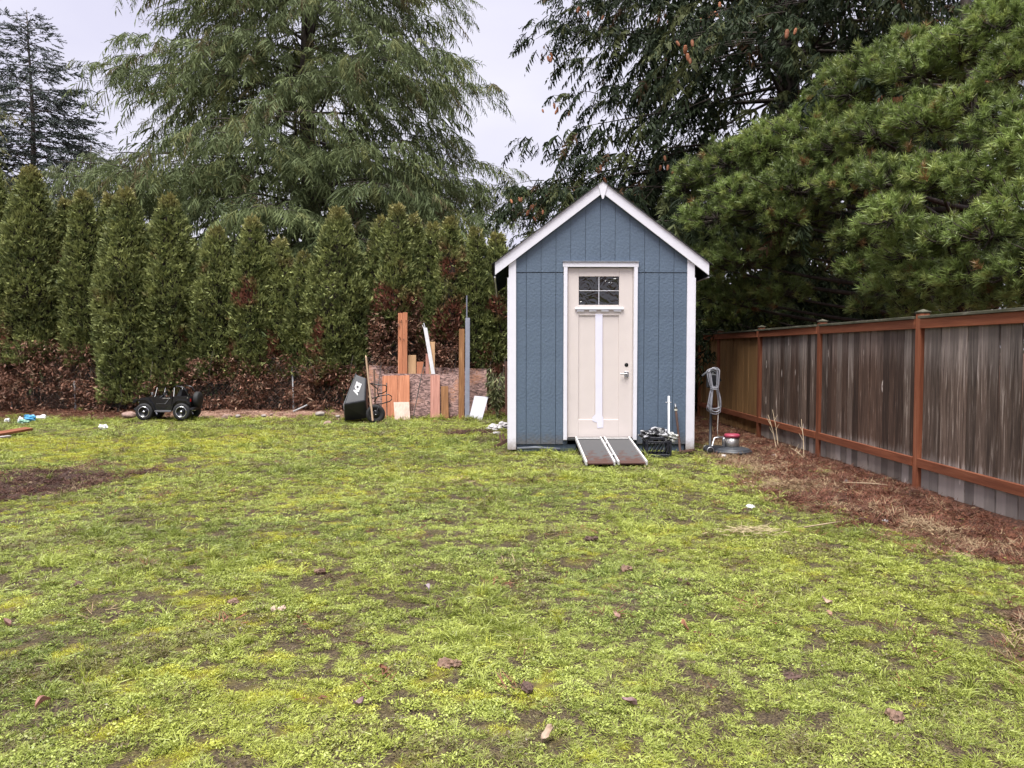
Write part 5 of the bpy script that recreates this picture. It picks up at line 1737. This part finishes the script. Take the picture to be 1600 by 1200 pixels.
# ------------------------------------------------------------------ wheelbarrow stood on its nose
def make_barrow():
    Yb = 15.1
    Z = lambda zx, zy, w=0.0: at(520 + zx / 5.714, 460 + zy / 5.714, Yb + w)
    c = Z(300, 1120); c.z = gz1(c.x, Yb)
    root = empty('wheelbarrow', c, 'black wheelbarrow stood on its nose beside the lumber', 'wheelbarrow')
    q = lambda zx, zy, w=0.0: Z(zx, zy, w) - c
    tray_m = simple('black tray poly', (.022, .023, .029), .45, vary=.2, vscale=5, bump=.05)
    T1, T2 = q(205, 712, .05), q(302, 748, .05)
    C1, C2 = q(100, 985, -.30), q(292, 948, -.22)
    npl = (T2 - T1).cross(C1 - T1)
    eye = Vector((0, 0, HC)) - c
    dr = (C2 - eye).normalized()
    C2 = eye + dr * ((T1 - eye).dot(npl) / dr.dot(npl))
    B1, B2 = q(112, 1130, .02), q(316, 1108, .02)
    K1, K2 = q(150, 950, .50), q(310, 930, .42)
    bm = bmesh.new()
    vs = [bm.verts.new(v) for v in (T1, T2, C2, C1, B1, B2, K1, K2)]
    for f in ((0, 1, 2, 3), (3, 2, 5, 4), (4, 5, 7, 6), (6, 7, 1, 0), (1, 7, 5, 2)):
        bm.faces.new([vs[i] for i in f])
    bmesh.ops.recalc_face_normals(bm, faces=bm.faces)
    ed = [e for e in bm.edges if len(e.link_faces) == 2]
    bmesh.ops.bevel(bm, geom=ed, offset=.035, segments=4, affect='EDGES', profile=.6)
    bmesh.ops.solidify(bm, geom=list(bm.faces), thickness=-.006)
    me = bpy.data.meshes.new('tray'); bm.to_mesh(me); bm.free()
    tray = link('tray', me, tray_m, root)
    rim = [T1, C1, B1, K1, T1]
    tube('rolled_rim', [tuple(v) for v in rim], .014, simple('grey worn rim', (.16, .165, .18), .4), tray, 8)
    # letters on the lit side panel
    cu = bpy.data.curves.new('letters', 'FONT'); cu.body = 'ACE'; cu.size = .135; cu.align_x = 'CENTER'; cu.align_y = 'CENTER'; cu.shear = .25; cu.extrude = .0008; cu.offset = .006; cu.space_character = .92
    to = bpy.data.objects.new('letters_tmp', cu); COL.objects.link(to)
    bpy.context.view_layer.update()
    tm = bpy.data.meshes.new_from_object(to.evaluated_get(bpy.context.evaluated_depsgraph_get()))
    bpy.data.objects.remove(to)
    up = (q(232, 805, -.10) - q(205, 885, -.18)).normalized()      # reading direction, foot to head of the panel
    n = (T2 - T1).cross(C1 - T1).normalized()
    if n.y > 0: n = -n
    up = (up - n * up.dot(n)).normalized()
    yv = n.cross(up)
    ctr = q(219, 845, 0)
    # drop the centre onto the panel plane along the view ray
    d = (ctr + c - Vector((0, 0, HC))).normalized()
    ctr = ctr + d * ((T1 - ctr).dot(n) / d.dot(n))
    M = Matrix((up, yv, n)).transposed().to_4x4(); M.translation = ctr + n * .014
    lo = link('letters', tm, simple('white print', (.80, .80, .80), .5, vary=.02), tray)
    lo.matrix_local = M
    # wheel
    w = lathe('wheel', [(.085, -.022), (.10, -.030), (.135, -.044), (.165, -.040), (.182, -.022), (.186, 0), (.182, .022), (.165, .040), (.135, .044), (.10, .030), (.085, .022)], rubber, root, q(382, 1068, -.12), (R(90), 0, R(12)), 32)
    lathe('rim', [(0, -.020), (.03, -.026), (.034, -.010), (.075, -.006), (.092, -.024), (.100, -.026), (.100, .02), (0, .02)], simple('black wheel rim', (.02, .02, .022), .35), w, (0, 0, 0), None, 28)
    for k in range(4):
        a = k * math.pi / 2 + .4
        lathe('hub_bolt', [(0, -.018), (.012, -.018), (.012, -.006)], steel, w, (.05 * math.cos(a), .05 * math.sin(a), 0), None, 8)
    # handles
    ash = wood('pale ash handle', (.30, .19, .12), (.44, .31, .21), (.52, .40, .30), rnd=.08)
    hd = wood('grey handle', (.10, .06, .045), (.20, .13, .10), rnd=.08)
    beam('handle', q(358, 1132, -.34), q(297, 560, -.05), .036, .036, ash, root, bev=.010)
    beam('handle', q(380, 1000, .20), q(368, 662, .26), .034, .034, hd, root, bev=.010)
    p0 = q(297, 562, -.05); p1 = q(293, 545, -.04)
    tube('handle_tip', [tuple(p0), tuple(p1)], [.015, .008], ash, root, 8)
    # legs and braces: bent black tube
    tb = simple('black tube', (.012, .012, .013), .35)
    for w_ in (0.0,):
        tube('leg', [tuple(q(*p)) for p in ((335, 795, .0), (400, 806, -.02), (470, 812, -.02), (482, 825, -.02), (476, 865, 0), (440, 884, .02), (395, 890, .04))], .011, tb, root, 8)
        tube('leg', [tuple(q(*p)) for p in ((350, 930, .05), (430, 905, .02), (500, 893, 0), (524, 910, 0), (526, 938, 0), (508, 955, .0), (440, 975, .02), (380, 985, .05))], .011, tb, root, 8)
    tube('brace', [tuple(q(*p)) for p in ((335, 795, 0), (395, 840, .0), (410, 900, .02), (365, 960, .03))], .010, tb, root, 8)
    tube('axle_fork', [tuple(q(*p)) for p in ((330, 960, -.2), (382, 1068, -.20), (420, 975, -.12))], .010, tb, root, 8)
    tube('axle', [tuple(q(382, 1068, -.21)), tuple(q(382, 1068, -.02))], .009, steel, root, 8)


make_barrow()


# ------------------------------------------------------------------ ride-on toy car
def make_toy_car():
    a, b = gnd(226, 659), gnd(284, 659)
    wb = (b - a).length
    Y0 = (a.y + b.y) / 2
    cx = (a.x + b.x) / 2
    root = empty('toy_car', (cx, Y0, gz1(cx, Y0)), 'black ride-on toy off-road car parked by the hedge', 'toy car')
    gl = simple('glossy black shell', (.010, .010, .012), .18, vary=.2, coat=.4)
    trim = simple('grey edge trim', (.14, .14, .15), .35, vary=.15)
    hw = .27
    s = wb / .75

    def slab(name, pts, y0, y1, mat, par=root):
        o = prism(name, [(x * s, z * s) for x, z in pts], y0, y1, mat, par)
        bm = bmesh.new(); bm.from_mesh(o.data)
        bmesh.ops.bevel(bm, geom=list(bm.edges), offset=.008, segments=2, affect='EDGES')
        bm.to_mesh(o.data); bm.free()
        return o
    # near side faces -y; nose to -x
    slab('body', [(-.50, .27), (-.48, .44), (-.20, .475), (-.17, .47), (-.06, .375), (.16, .375), (.20, .49), (.50, .49), (.53, .44), (.53, .24), (.24, .20), (-.22, .20)], .05, 2 * hw - .05, gl)
    for y0, y1 in ((.045, .10), (2 * hw - .10, 2 * hw - .045)):
        slab('door', [(-.16, .22), (.15, .22), (.18, .465), (-.16, .45)], y0 - .012, y1, gl)
    slab('hood', [(-.50, .43), (-.49, .455), (-.20, .487), (-.18, .472)], .07, 2 * hw - .07, gl)
    slab('grille', [(-.525, .24), (-.52, .43), (-.497, .43), (-.497, .24)], .07, 2 * hw - .07, blackmat)
    for k in range(5):
        slab('grille_slot', [(-.530, .29), (-.530, .39), (-.5255, .39), (-.5255, .29)], .16 + k * .055, .175 + k * .055, chrome)
    slab('bumper', [(-.60, .20), (-.60, .25), (-.50, .25), (-.50, .19)], .02, 2 * hw - .02, blackmat)
    slab('rear_bumper', [(.52, .20), (.52, .25), (.60, .25), (.60, .20)], .02, 2 * hw - .02, blackmat)
    for y in (.0, 2 * hw - .10):
        slab('fender', [(-.60, .345), (-.56, .40), (-.33, .405), (-.235, .30), (-.19, .19), (-.165, .20), (-.21, .32), (-.30, .435), (-.58, .43), (-.625, .36)], y, y + .10, gl)
        slab('fender', [(.17, .20), (.215, .33), (.27, .385), (.46, .385), (.51, .32), (.535, .33), (.475, .415), (.25, .415), (.19, .35), (.145, .21)], y, y + .10, gl)
        slab('running_board', [(-.19, .185), (-.165, .165), (.14, .165), (.165, .185), (.14, .205), (-.165, .205)], y, y + .09, trim)
    # windscreen frame, roll bar, seat, wheel
    for y in (.075, 2 * hw - .075):
        tube('screen_post', [(-.19 * s, y, .47 * s), (-.135 * s, y, .66 * s)], .012, gl, root, 8)
        tube('roll_bar', [(.19 * s, y, .48 * s), (.20 * s, y, .66 * s), (.26 * s, y, .695 * s), (.40 * s, y, .655 * s), (.50 * s, y, .49 * s)], .014, gl, root, 8)
    tube('screen_top', [(-.135 * s, .075, .66 * s), (-.135 * s, 2 * hw - .075, .66 * s)], .012, gl, root, 8)
    tube('roll_bar_cross', [(.26 * s, .075, .695 * s), (.26 * s, 2 * hw - .075, .695 * s)], .014, gl, root, 8)
    slab('seat', [(.03, .36), (.03, .42), (.20, .44), (.30, .62), (.36, .62), (.30, .40), (.22, .36)], .11, 2 * hw - .11, blackmat)
    a_ = np.linspace(0, 2 * np.pi, 20)
    tube('steering_wheel', np.stack([(-.03 + .035 * np.sin(a_)) * s, .18 + .072 * np.cos(a_), (.525 + .062 * np.sin(a_)) * s], -1), .009, blackmat, root, 6)
    tube('steering_column', [(-.13 * s, .18, .45 * s), (-.03 * s, .18, .525 * s)], .012, blackmat, root, 6)
    for y in (.015,):
        box('mirror', (-.205) * s - .018, (-.205) * s + .018, y - .035, y + .01, .505 * s, .565 * s, trim, root, .01)
        slab('door_trim', [(-.02, .435), (.14, .435), (.145, .455), (-.02, .455)], .0265, .0328, chrome)
        slab('door_line', [(-.14, .34), (.03, .34), (.10, .43), (.115, .43), (.04, .33), (-.14, .33)], .0275, .0328, trim)
    # wheels
    for wx in (-.375, .375):
        for y, sg in ((.005, -1), (2 * hw - .005, 1)):
            r0 = .168
            prof = [(.10, -.055), (.125, -.062), (.155, -.058), (r0, -.045), (r0 - .006, -.030), (r0, -.016), (r0 - .006, 0), (r0, .016), (r0 - .006, .030), (r0, .045), (.155, .058), (.125, .062), (.10, .055)]
            w = lathe('wheel', prof, rubber, root, (wx * s, y + sg * -.02, r0), (R(90), 0, 0), 34)
            lathe('rim', [(.102, -.048), (.108, -.060), (.094, -.060), (.090, -.030), (.0, -.024)], black, w, (0, 0, 0) if sg < 0 else (0, 0, 0), None if sg > 0 else (R(180), 0, 0), 28)
            for k in range(6):
                an = k * math.pi / 3
                o = beam('spoke', (.016 * math.cos(an), .016 * math.sin(an), -.046 * -sg), (.098 * math.cos(an), .098 * math.sin(an), -.058 * -sg), .028, .012, chrome, w, (0, 0, 1))
            lathe('hub_cap', [(0, .064), (.02, .062), (.028, .045), (.028, .03)], chrome, w, (0, 0, 0), None if sg < 0 else (R(180), 0, 0), 14)
            lathe('rim_ring', [(.108, .0545), (.112, .0615), (.100, .0655), (.094, .058)], chrome, w, (0, 0, 0), None if sg < 0 else (R(180), 0, 0), 28)
    # spare on the tail, lamps
    lathe('spare_wheel', [(0, -.03), (.06, -.035), (.09, -.05), (.14, -.05), (.155, -.03), (.155, .03), (.14, .05), (0, .05)], rubber, root, (.60 * s, hw, .40), (0, R(90), 0), 28)
    for y in (.055, 2 * hw - .055):
        slab('tail_lamp', [(.531, .37), (.531, .44), (.545, .44), (.545, .37)], y - .025, y + .025, simple('red lamp', (.35, .015, .012), .2))
        o = lathe('headlamp', [(0, 0), (.032, .0), (.036, .012), (.036, .03)], chrome, root, (-.536 * s, y + (.05 if y < hw else -.05), .37 * s), (0, R(90), 0), 16)
    slab('side_lamp', [(.46, .435), (.50, .435), (.505, .475), (.47, .475)], .032, .048, chrome)


make_toy_car()


# ------------------------------------------------------------------ small things
def make_small():
    # leafy shrub left of the shed
    b = at(777, 640, 15.7); b.z = gz1(b.x, 15.7)
    root = empty('bamboo_shrub', b, 'leafy bamboo-like shrub with drooping leaves left of the shed', 'shrub')
    fm = foliage('bamboo leaves', (.06, .075, .030), (.27, .29, .14), (.30, .24, .13), transl=.3)
    st, ps, ds = [], [], []
    for k in range(22):
        a = rng.uniform(0, 6.28); h = rng.uniform(.7, 1.15)
        p = np.array([[0, 0, -.05], [.08 * math.cos(a), .08 * math.sin(a), h * .6], [.20 * math.cos(a), .16 * math.sin(a) - .05, h]])
        st.append((p, np.array([.006, .005, .002])))
        for _ in range(26):
            t = rng.uniform(.25, 1)
            q = p[0] * (1 - t) ** 2 + 2 * t * (1 - t) * p[1] + t * t * p[2]
            ps.append(q); ds.append([math.cos(a) * .5 + rng.normal(0, .5), math.sin(a) * .5 + rng.normal(0, .5), rng.normal(-.75, .35)])
    V, Fq = tube_arrays(st, 5)
    link('stems', np_mesh('stems', V, Fq), bark_grey, root)
    ps, ds = np.array(ps), unit(np.array(ds)); n = len(ps)
    V, Fq = leaf_quads(ps, ds, unit(np.cross(ds, rand_unit(n))), rng.uniform(.10, .20, n), rng.uniform(.018, .032, n), .4)
    V[:, 2] = np.maximum(V[:, 2], .02)
    link('leaves', np_mesh('leaves', V, Fq, np.repeat(np.stack([rng.random(n), np.where(rng.random(n) < .15, .7, 0), 0 * ps[:, 0]], -1), 4, 0)), fm, root)

    # brown clumps of wet leaves on the lawn
    cm = simple('sodden brown leaves', (.19, .115, .080), .75, vary=.5, vscale=40, bump=.6, bscale=60)
    cd = simple('dark sodden leaves', (.090, .052, .040), .8, vary=.5, vscale=40, bump=.6, bscale=60)
    clumps = [(925, 846, .055, cd, 'dark brown leaf clump in mid lawn, farthest of the clumps below the ramp'), (975, 892, .060, cm, 'brown leaf clump below the ramp, nearer than the dark one'),
              (702, 1043, .062, cm, 'largest light brown leaf clump at lower middle of the lawn'), (1396, 1129, .060, cm, 'brown leaf clump at the lower right of the lawn'),
              (371, 946, .055, cm, 'flat brown leaf clump at left, left of the pale one'), (434, 956, .042, simple('pale leaf', (.42, .31, .24), .7, vary=.3, vscale=40), 'pale brown leaf scrap right of the flat brown clump'),
              (500, 898, .050, cm, 'pale brown leaf clump above the left middle of the lawn'), (120, 920, .045, cd, 'dark brown leaf clump at the far left of the lawn'),
              (815, 1087, .050, cd, 'dark brown clump in the grass right of the largest clump'), (1240, 1062, .045, cd, 'dark brown clump at the right, above the lower right clump'),
              (1030, 860, .03, cm, 'tiny brown clump right of the farthest dark clump')]
    for k, (px, py, r_, m, lb) in enumerate(clumps):
        r_ *= .82
        p = gnd(px, py)
        root = empty('leaf_clump', (p.x, p.y, gz1(p.x, p.y)), lb, 'leaf clump', 'brown leaf clumps on the lawn')
        rg = np.random.default_rng(200 + k)
        for j in range(5):
            a = rg.uniform(0, 6.28); d = r_ * rg.uniform(.15, .75)
            o = link('leaf_lump', blob_mesh('leaf_lump', r_ * rg.uniform(.35, .6), r_ * rg.uniform(.3, .5), r_ * rg.uniform(.2, .42), .35, 40 + k * 7 + j, 3, 2.2), m, root, (math.cos(a) * d * 1.3, math.sin(a) * d, r_ * rg.uniform(.25, .5)), (rg.normal(0, .3), rg.normal(0, .3), rg.uniform(0, 6)))
    # single fallen leaves, curled
    lf = [(666, 926, .045, (.33, .27, .29), 'greyish curled leaf in mid lawn left of the brown clumps'), (596, 1056, .050, (.17, .070, .035), 'rusty curled leaf at lower middle left of the largest clump'),
          (985, 1104, .050, (.22, .13, .13), 'purplish brown leaf near the bottom right of centre'), (1295, 967, .042, (.36, .21, .15), 'pinkish leaf on the right lawn below its neighbour'),
          (1293, 943, .05, (.40, .28, .21), 'pale pinkish leaf on the right lawn above its neighbour'), (1068, 984, .04, (.34, .15, .09), 'small orange brown leaf right of centre lawn'),
          (70, 1113, .05, (.30, .14, .11), 'reddish leaf at the bottom left of the lawn'), (856, 1160, .055, (.36, .26, .19), 'tan leaf at the bottom centre edge of the lawn'), (966, 970, .045, (.33, .20, .16), 'brown leaf in the grass below the brown clumps'),
          (8, 983, .05, (.20, .10, .08), 'dark red leaf at the left edge of the lawn'), (560, 1105, .045, (.24, .15, .16), 'dull purple leaf at lower left of the largest clump')]
    for k, (px, py, L_, col, lb) in enumerate(lf):
        L_ *= .72
        p = gnd(px, py)
        n = 7
        rg = np.random.default_rng(300 + k)
        V, Fs = [], []
        for i in range(n):
            t = i / (n - 1)
            w = L_ * .42 * math.sin(math.pi * min(1, t * .92 + .06)) ** .8 * (1 + .25 * math.sin(9 * t + k))
            zc = .022 + .012 * math.sin(t * 3.0 + k)
            for sgn in (-1, -.5, 0, .5, 1):
                V.append(((t - .5) * L_ * 1.6, sgn * w, zc + .016 * abs(sgn) * (1 + .5 * math.sin(k * 2 + t * 5))))
        for i in range(n - 1):
            for j in range(4):
                Fs.append((i * 5 + j, i * 5 + j + 1, (i + 1) * 5 + j + 1, (i + 1) * 5 + j))
        me = bpy.data.meshes.new('fallen_leaf'); me.from_pydata(V, [], Fs)
        bm = bmesh.new(); bm.from_mesh(me); bmesh.ops.solidify(bm, geom=list(bm.faces), thickness=.0012); bm.to_mesh(me); bm.free()
        o = link('fallen_leaf', me, simple('leaf %d' % k, col, .65, vary=.35, vscale=50), None, (p.x, p.y, gz1(p.x, p.y)), (rg.normal(0, .2), rg.normal(0, .2), rg.uniform(0, 6)))
        tag(o, lb, 'leaf', 'single fallen leaves on the lawn')
    # scraps of white
    wp = simple('white paper', (.72, .72, .74), .6, vary=.1, vscale=40, bump=.4, bscale=50)
    for px, py, rx, ry, rz, lb, sd_ in ((1172, 794, .055, .035, .014, 'white paper scrap on the lawn near the needle litter', 1), (162, 671, .10, .06, .05, 'crumpled white scrap on the far left lawn', 2),
                                        (12, 659, .11, .05, .05, 'white scrap at the left edge near the hedge', 4), (66, 655, .12, .05, .05, 'white scrap right of the blue one near the hedge', 5),
                                        (1383, 816, .03, .02, .012, 'small pale scrap lying in the needle litter', 6), (1130, 714, .03, .03, .02, 'tiny pale scrap under the edge of the floor polisher', 9),
                                        (32, 660, .05, .05, .07, 'small upright white scrap near the left hedge foot', 10)):
        p = gnd(px, py)
        o = link('paper_scrap', blob_mesh('paper_scrap', rx, ry, rz, .45, 60 + sd_, 3, 2.8), wp, None, (p.x, p.y, gz1(p.x, p.y) + rz * .6), (0, 0, sd_ * 1.3))
        tag(o, lb, 'scrap')
    p = gnd(47, 658)
    o = link('plastic_scrap', blob_mesh('plastic_scrap', .11, .08, .08, .4, 77, 3, 2.5), simple('blue plastic', (.06, .27, .48), .4, vary=.2, vscale=20), None, (p.x, p.y, gz1(p.x, p.y) + .06)); tag(o, 'crumpled light blue plastic near the left hedge foot', 'scrap')
    p = gnd(36, 662)
    o = link('plastic_scrap', blob_mesh('plastic_scrap', .10, .06, .05, .4, 78, 3, 2.5), simple('green film', (.16, .30, .22), .4, vary=.2, vscale=20), None, (p.x, p.y, gz1(p.x, p.y) + .04)); tag(o, 'pale green plastic scrap left of the blue one', 'scrap')
    # white rubble and rusty bracket left of the shed
    for k, (px, py, rx, lb) in enumerate(((772, 672, .13, 'white crumpled bag left of the shed, left of two'), (789, 671, .15, 'white crumpled bag touching the shed wall, right of two'), (777, 680, .08, 'small whitish scrap in front of the two white bags'))):
        p = gnd(px, py)
        o = link('crumpled_bag', blob_mesh('crumpled_bag', rx, rx * .6, rx * (.50 if k < 2 else .3), .45, 90 + k, 3, 2.6), simple('dirty white bag', (.55, .52, .52), .55, vary=.35, vscale=18, bump=.6, bscale=20), None, (p.x - (.05 if k == 1 else 0), p.y, gz1(p.x, p.y) + rx * .28), (0, 0, k)); tag(o, lb, 'bag')
    rust = MATS['rusty steel']
    p = gnd(787, 700); p.z = gz1(p.x, p.y)
    root = empty('rusty_bracket', p, 'dark rusty iron bracket lying against the shed left corner', 'bracket')
    beam('bar', (-.13, -.06, .02), (.085, .0, .13), .05, .02, rust, root, (0, -1, 0)); beam('prong', (-.02, 0, .06), (-.06, .05, .19), .03, .012, rust, root); beam('prong', (.02, 0, .08), (-.015, .05, .20), .03, .012, rust, root)
    beam('foot', (-.17, -.04, .012), (-.03, .02, .018), .04, .012, rust, root, (0, 0, 1))
    # broken red and white board at the left edge
    a, b2 = gnd(-40, 690), gnd(46, 680)
    o = beam('broken_board', (a.x, a.y, .06), (b2.x, b2.y, .11), .16, .04, wood('rust red board', (.14, .045, .022), (.25, .095, .05), rnd=.1), None, (0, -.3, 1)); tag(o, 'rust red broken board lying on the lawn at the left edge', 'board')
    a, b2 = gnd(-40, 694), gnd(15, 686)
    o = beam('white_batten', (a.x, a.y, .05), (b2.x, b2.y, .045), .07, .03, white, None, (0, -.3, 1)); tag(o, 'white batten lying in front of the rust red board', 'batten')
    # stones along the bank
    stone = simple('pinkish field stone', (.26, .17, .14), .85, vary=.3, vscale=12, bump=.6, bscale=18)
    pale_st = simple('pale stone', (.27, .23, .21), .85, vary=.3, vscale=12, bump=.6, bscale=18)
    ss = [(201, 652, .17, stone, 'rounded pink stone left of the toy car front wheel'), (355, 655, .17, stone, 'flat pinkish stone on the bank right of the toy car'), (372, 652, .09, pale_st, 'small pale stone on the bank beside the flat pinkish one'),
          (500, 649, .12, pale_st, 'pale stone on the dirt bank left of the wheelbarrow'), (512, 664, .13, stone, 'reddish stone at the lawn edge left of the wheelbarrow'), (528, 652, .07, pale_st, 'smallest pale stone right beside the wheelbarrow'),
          (412, 651, .07, pale_st, 'small pale stone in the middle of the dirt bank'), (424, 649, .06, stone, 'small reddish stone in the middle of the dirt bank'), (1209, 713, .045, pale_st, 'pale round stone in the litter by the fence'),
          (1427, 757, .06, stone, 'grey brown stone at the foot of the nearest fence post'), (1323, 754, .045, simple('dark stone', (.07, .06, .06), .8, vary=.3), 'dark stone on the straw in front of the fence'), (1347, 812, .03, simple('dark stone', (.07, .06, .06), .8), 'dark pebble at the grass edge by the litter')]
    for k, (px, py, r_, m, lb) in enumerate(ss):
        p = gnd(px, py)
        z = gz1(p.x, p.y)
        p = gnd(px, py, z)
        o = link('stone', blob_mesh('stone', r_ * .75, r_ * .55, r_ * .42, .14, 120 + k, 3, 1.3), m, None, (p.x, p.y, z + r_ * .25), (0, 0, k * 1.1)); tag(o, lb, 'stone', 'stones along the yard edges')
    p0, p1 = gnd(464, 650), gnd(480, 641)
    o = tube('loose_pipe', [(0, 0, 0), (.13, .06, .06), (.27, .12, .13)], .018, MATS['weathered galvanised post'], None, 8); o.location = (p0.x, 16.2, gz1(p0.x, 16.2) + .03); tag(o, 'short pale pipe leaning at the foot of the chain link post', 'pipe')
    # dry stalks by the fence
    dry = wood('dry stalk', (.26, .19, .12), (.42, .33, .22), rnd=.1)
    for k, (b_, t_, lb) in enumerate((((1213, 700), (1200, 648), 'dry tan stalk leaning on the fence, left of three'), ((1216, 698), (1207, 640), 'dry tan stalk against the fence, middle of three'), ((1256, 714), (1252, 655), 'tall upright dry stalk before the second fence bay, right of three'),
                                      ((1256, 716), (1236, 700), 'short fallen dry stalk at the foot of the upright one'))):
        p = gnd(*b_); q = at(*t_, p.y + .12) - p
        root = empty('dry_stalk', p, lb, 'stalk', 'dry stalks by the fence')
        tube('stem', [(0, 0, 0), tuple(q * .5 + Vector((.01, 0, .01))), tuple(q)], [.006, .005, .003], dry, root, 5)
        for f in (.45, .7):
            d = q * f
            tube('twig', [tuple(d), tuple(d + Vector((.05 * (1 if k % 2 else -1), .0, .09)))], [.003, .0015], dry, root, 4)
    for k, (px, py, dx, dy, lb) in enumerate(((1290, 826, .38, .05, 'dry stick on the grass edge left of the litter'), (1500, 770, .5, -.1, 'pale dry stick lying along the nearest fence bay'), (1360, 762, .45, -.15, 'dry stick lying in the litter below the middle fence bay'))):
        p = gnd(px, py)
        o = tube('dry_stick', [(-dx / 2, -dy, .03), (0, 0, .045), (dx / 2, dy + .1, .03)], [.007, .006, .003], dry, None, 6); o.location = (p.x, p.y, gz1(p.x, p.y)); tag(o, lb, 'stick')
    # little heap of cut straw
    p = gnd(1170, 836)
    n = 260
    az = rng.random(n) * 6.283; rr = np.abs(rng.normal(0, .10, n))
    base = np.stack([np.cos(az) * rr * 1.6, np.sin(az) * rr * .8, .02 + .03 * np.exp(-(rr / .1) ** 2) * rng.random(n)], -1)
    d = unit(np.stack([rng.normal(0, 1, n), rng.normal(0, .5, n), rng.normal(0, .12, n)], -1))
    V, Fq = leaf_quads(base, d, unit(np.cross(d, rand_unit(n))), rng.uniform(.05, .12, n), np.full(n, .005))
    o = link('straw_heap', np_mesh('straw_heap', V, Fq), simple('dry straw', (.42, .34, .20), .8, vary=.25, vscale=20), None, (p.x, p.y, gz1(p.x, p.y) + .01)); tag(o, 'small heap of dry straw on the lawn below the shed corner', 'straw', kind='stuff')


make_small()
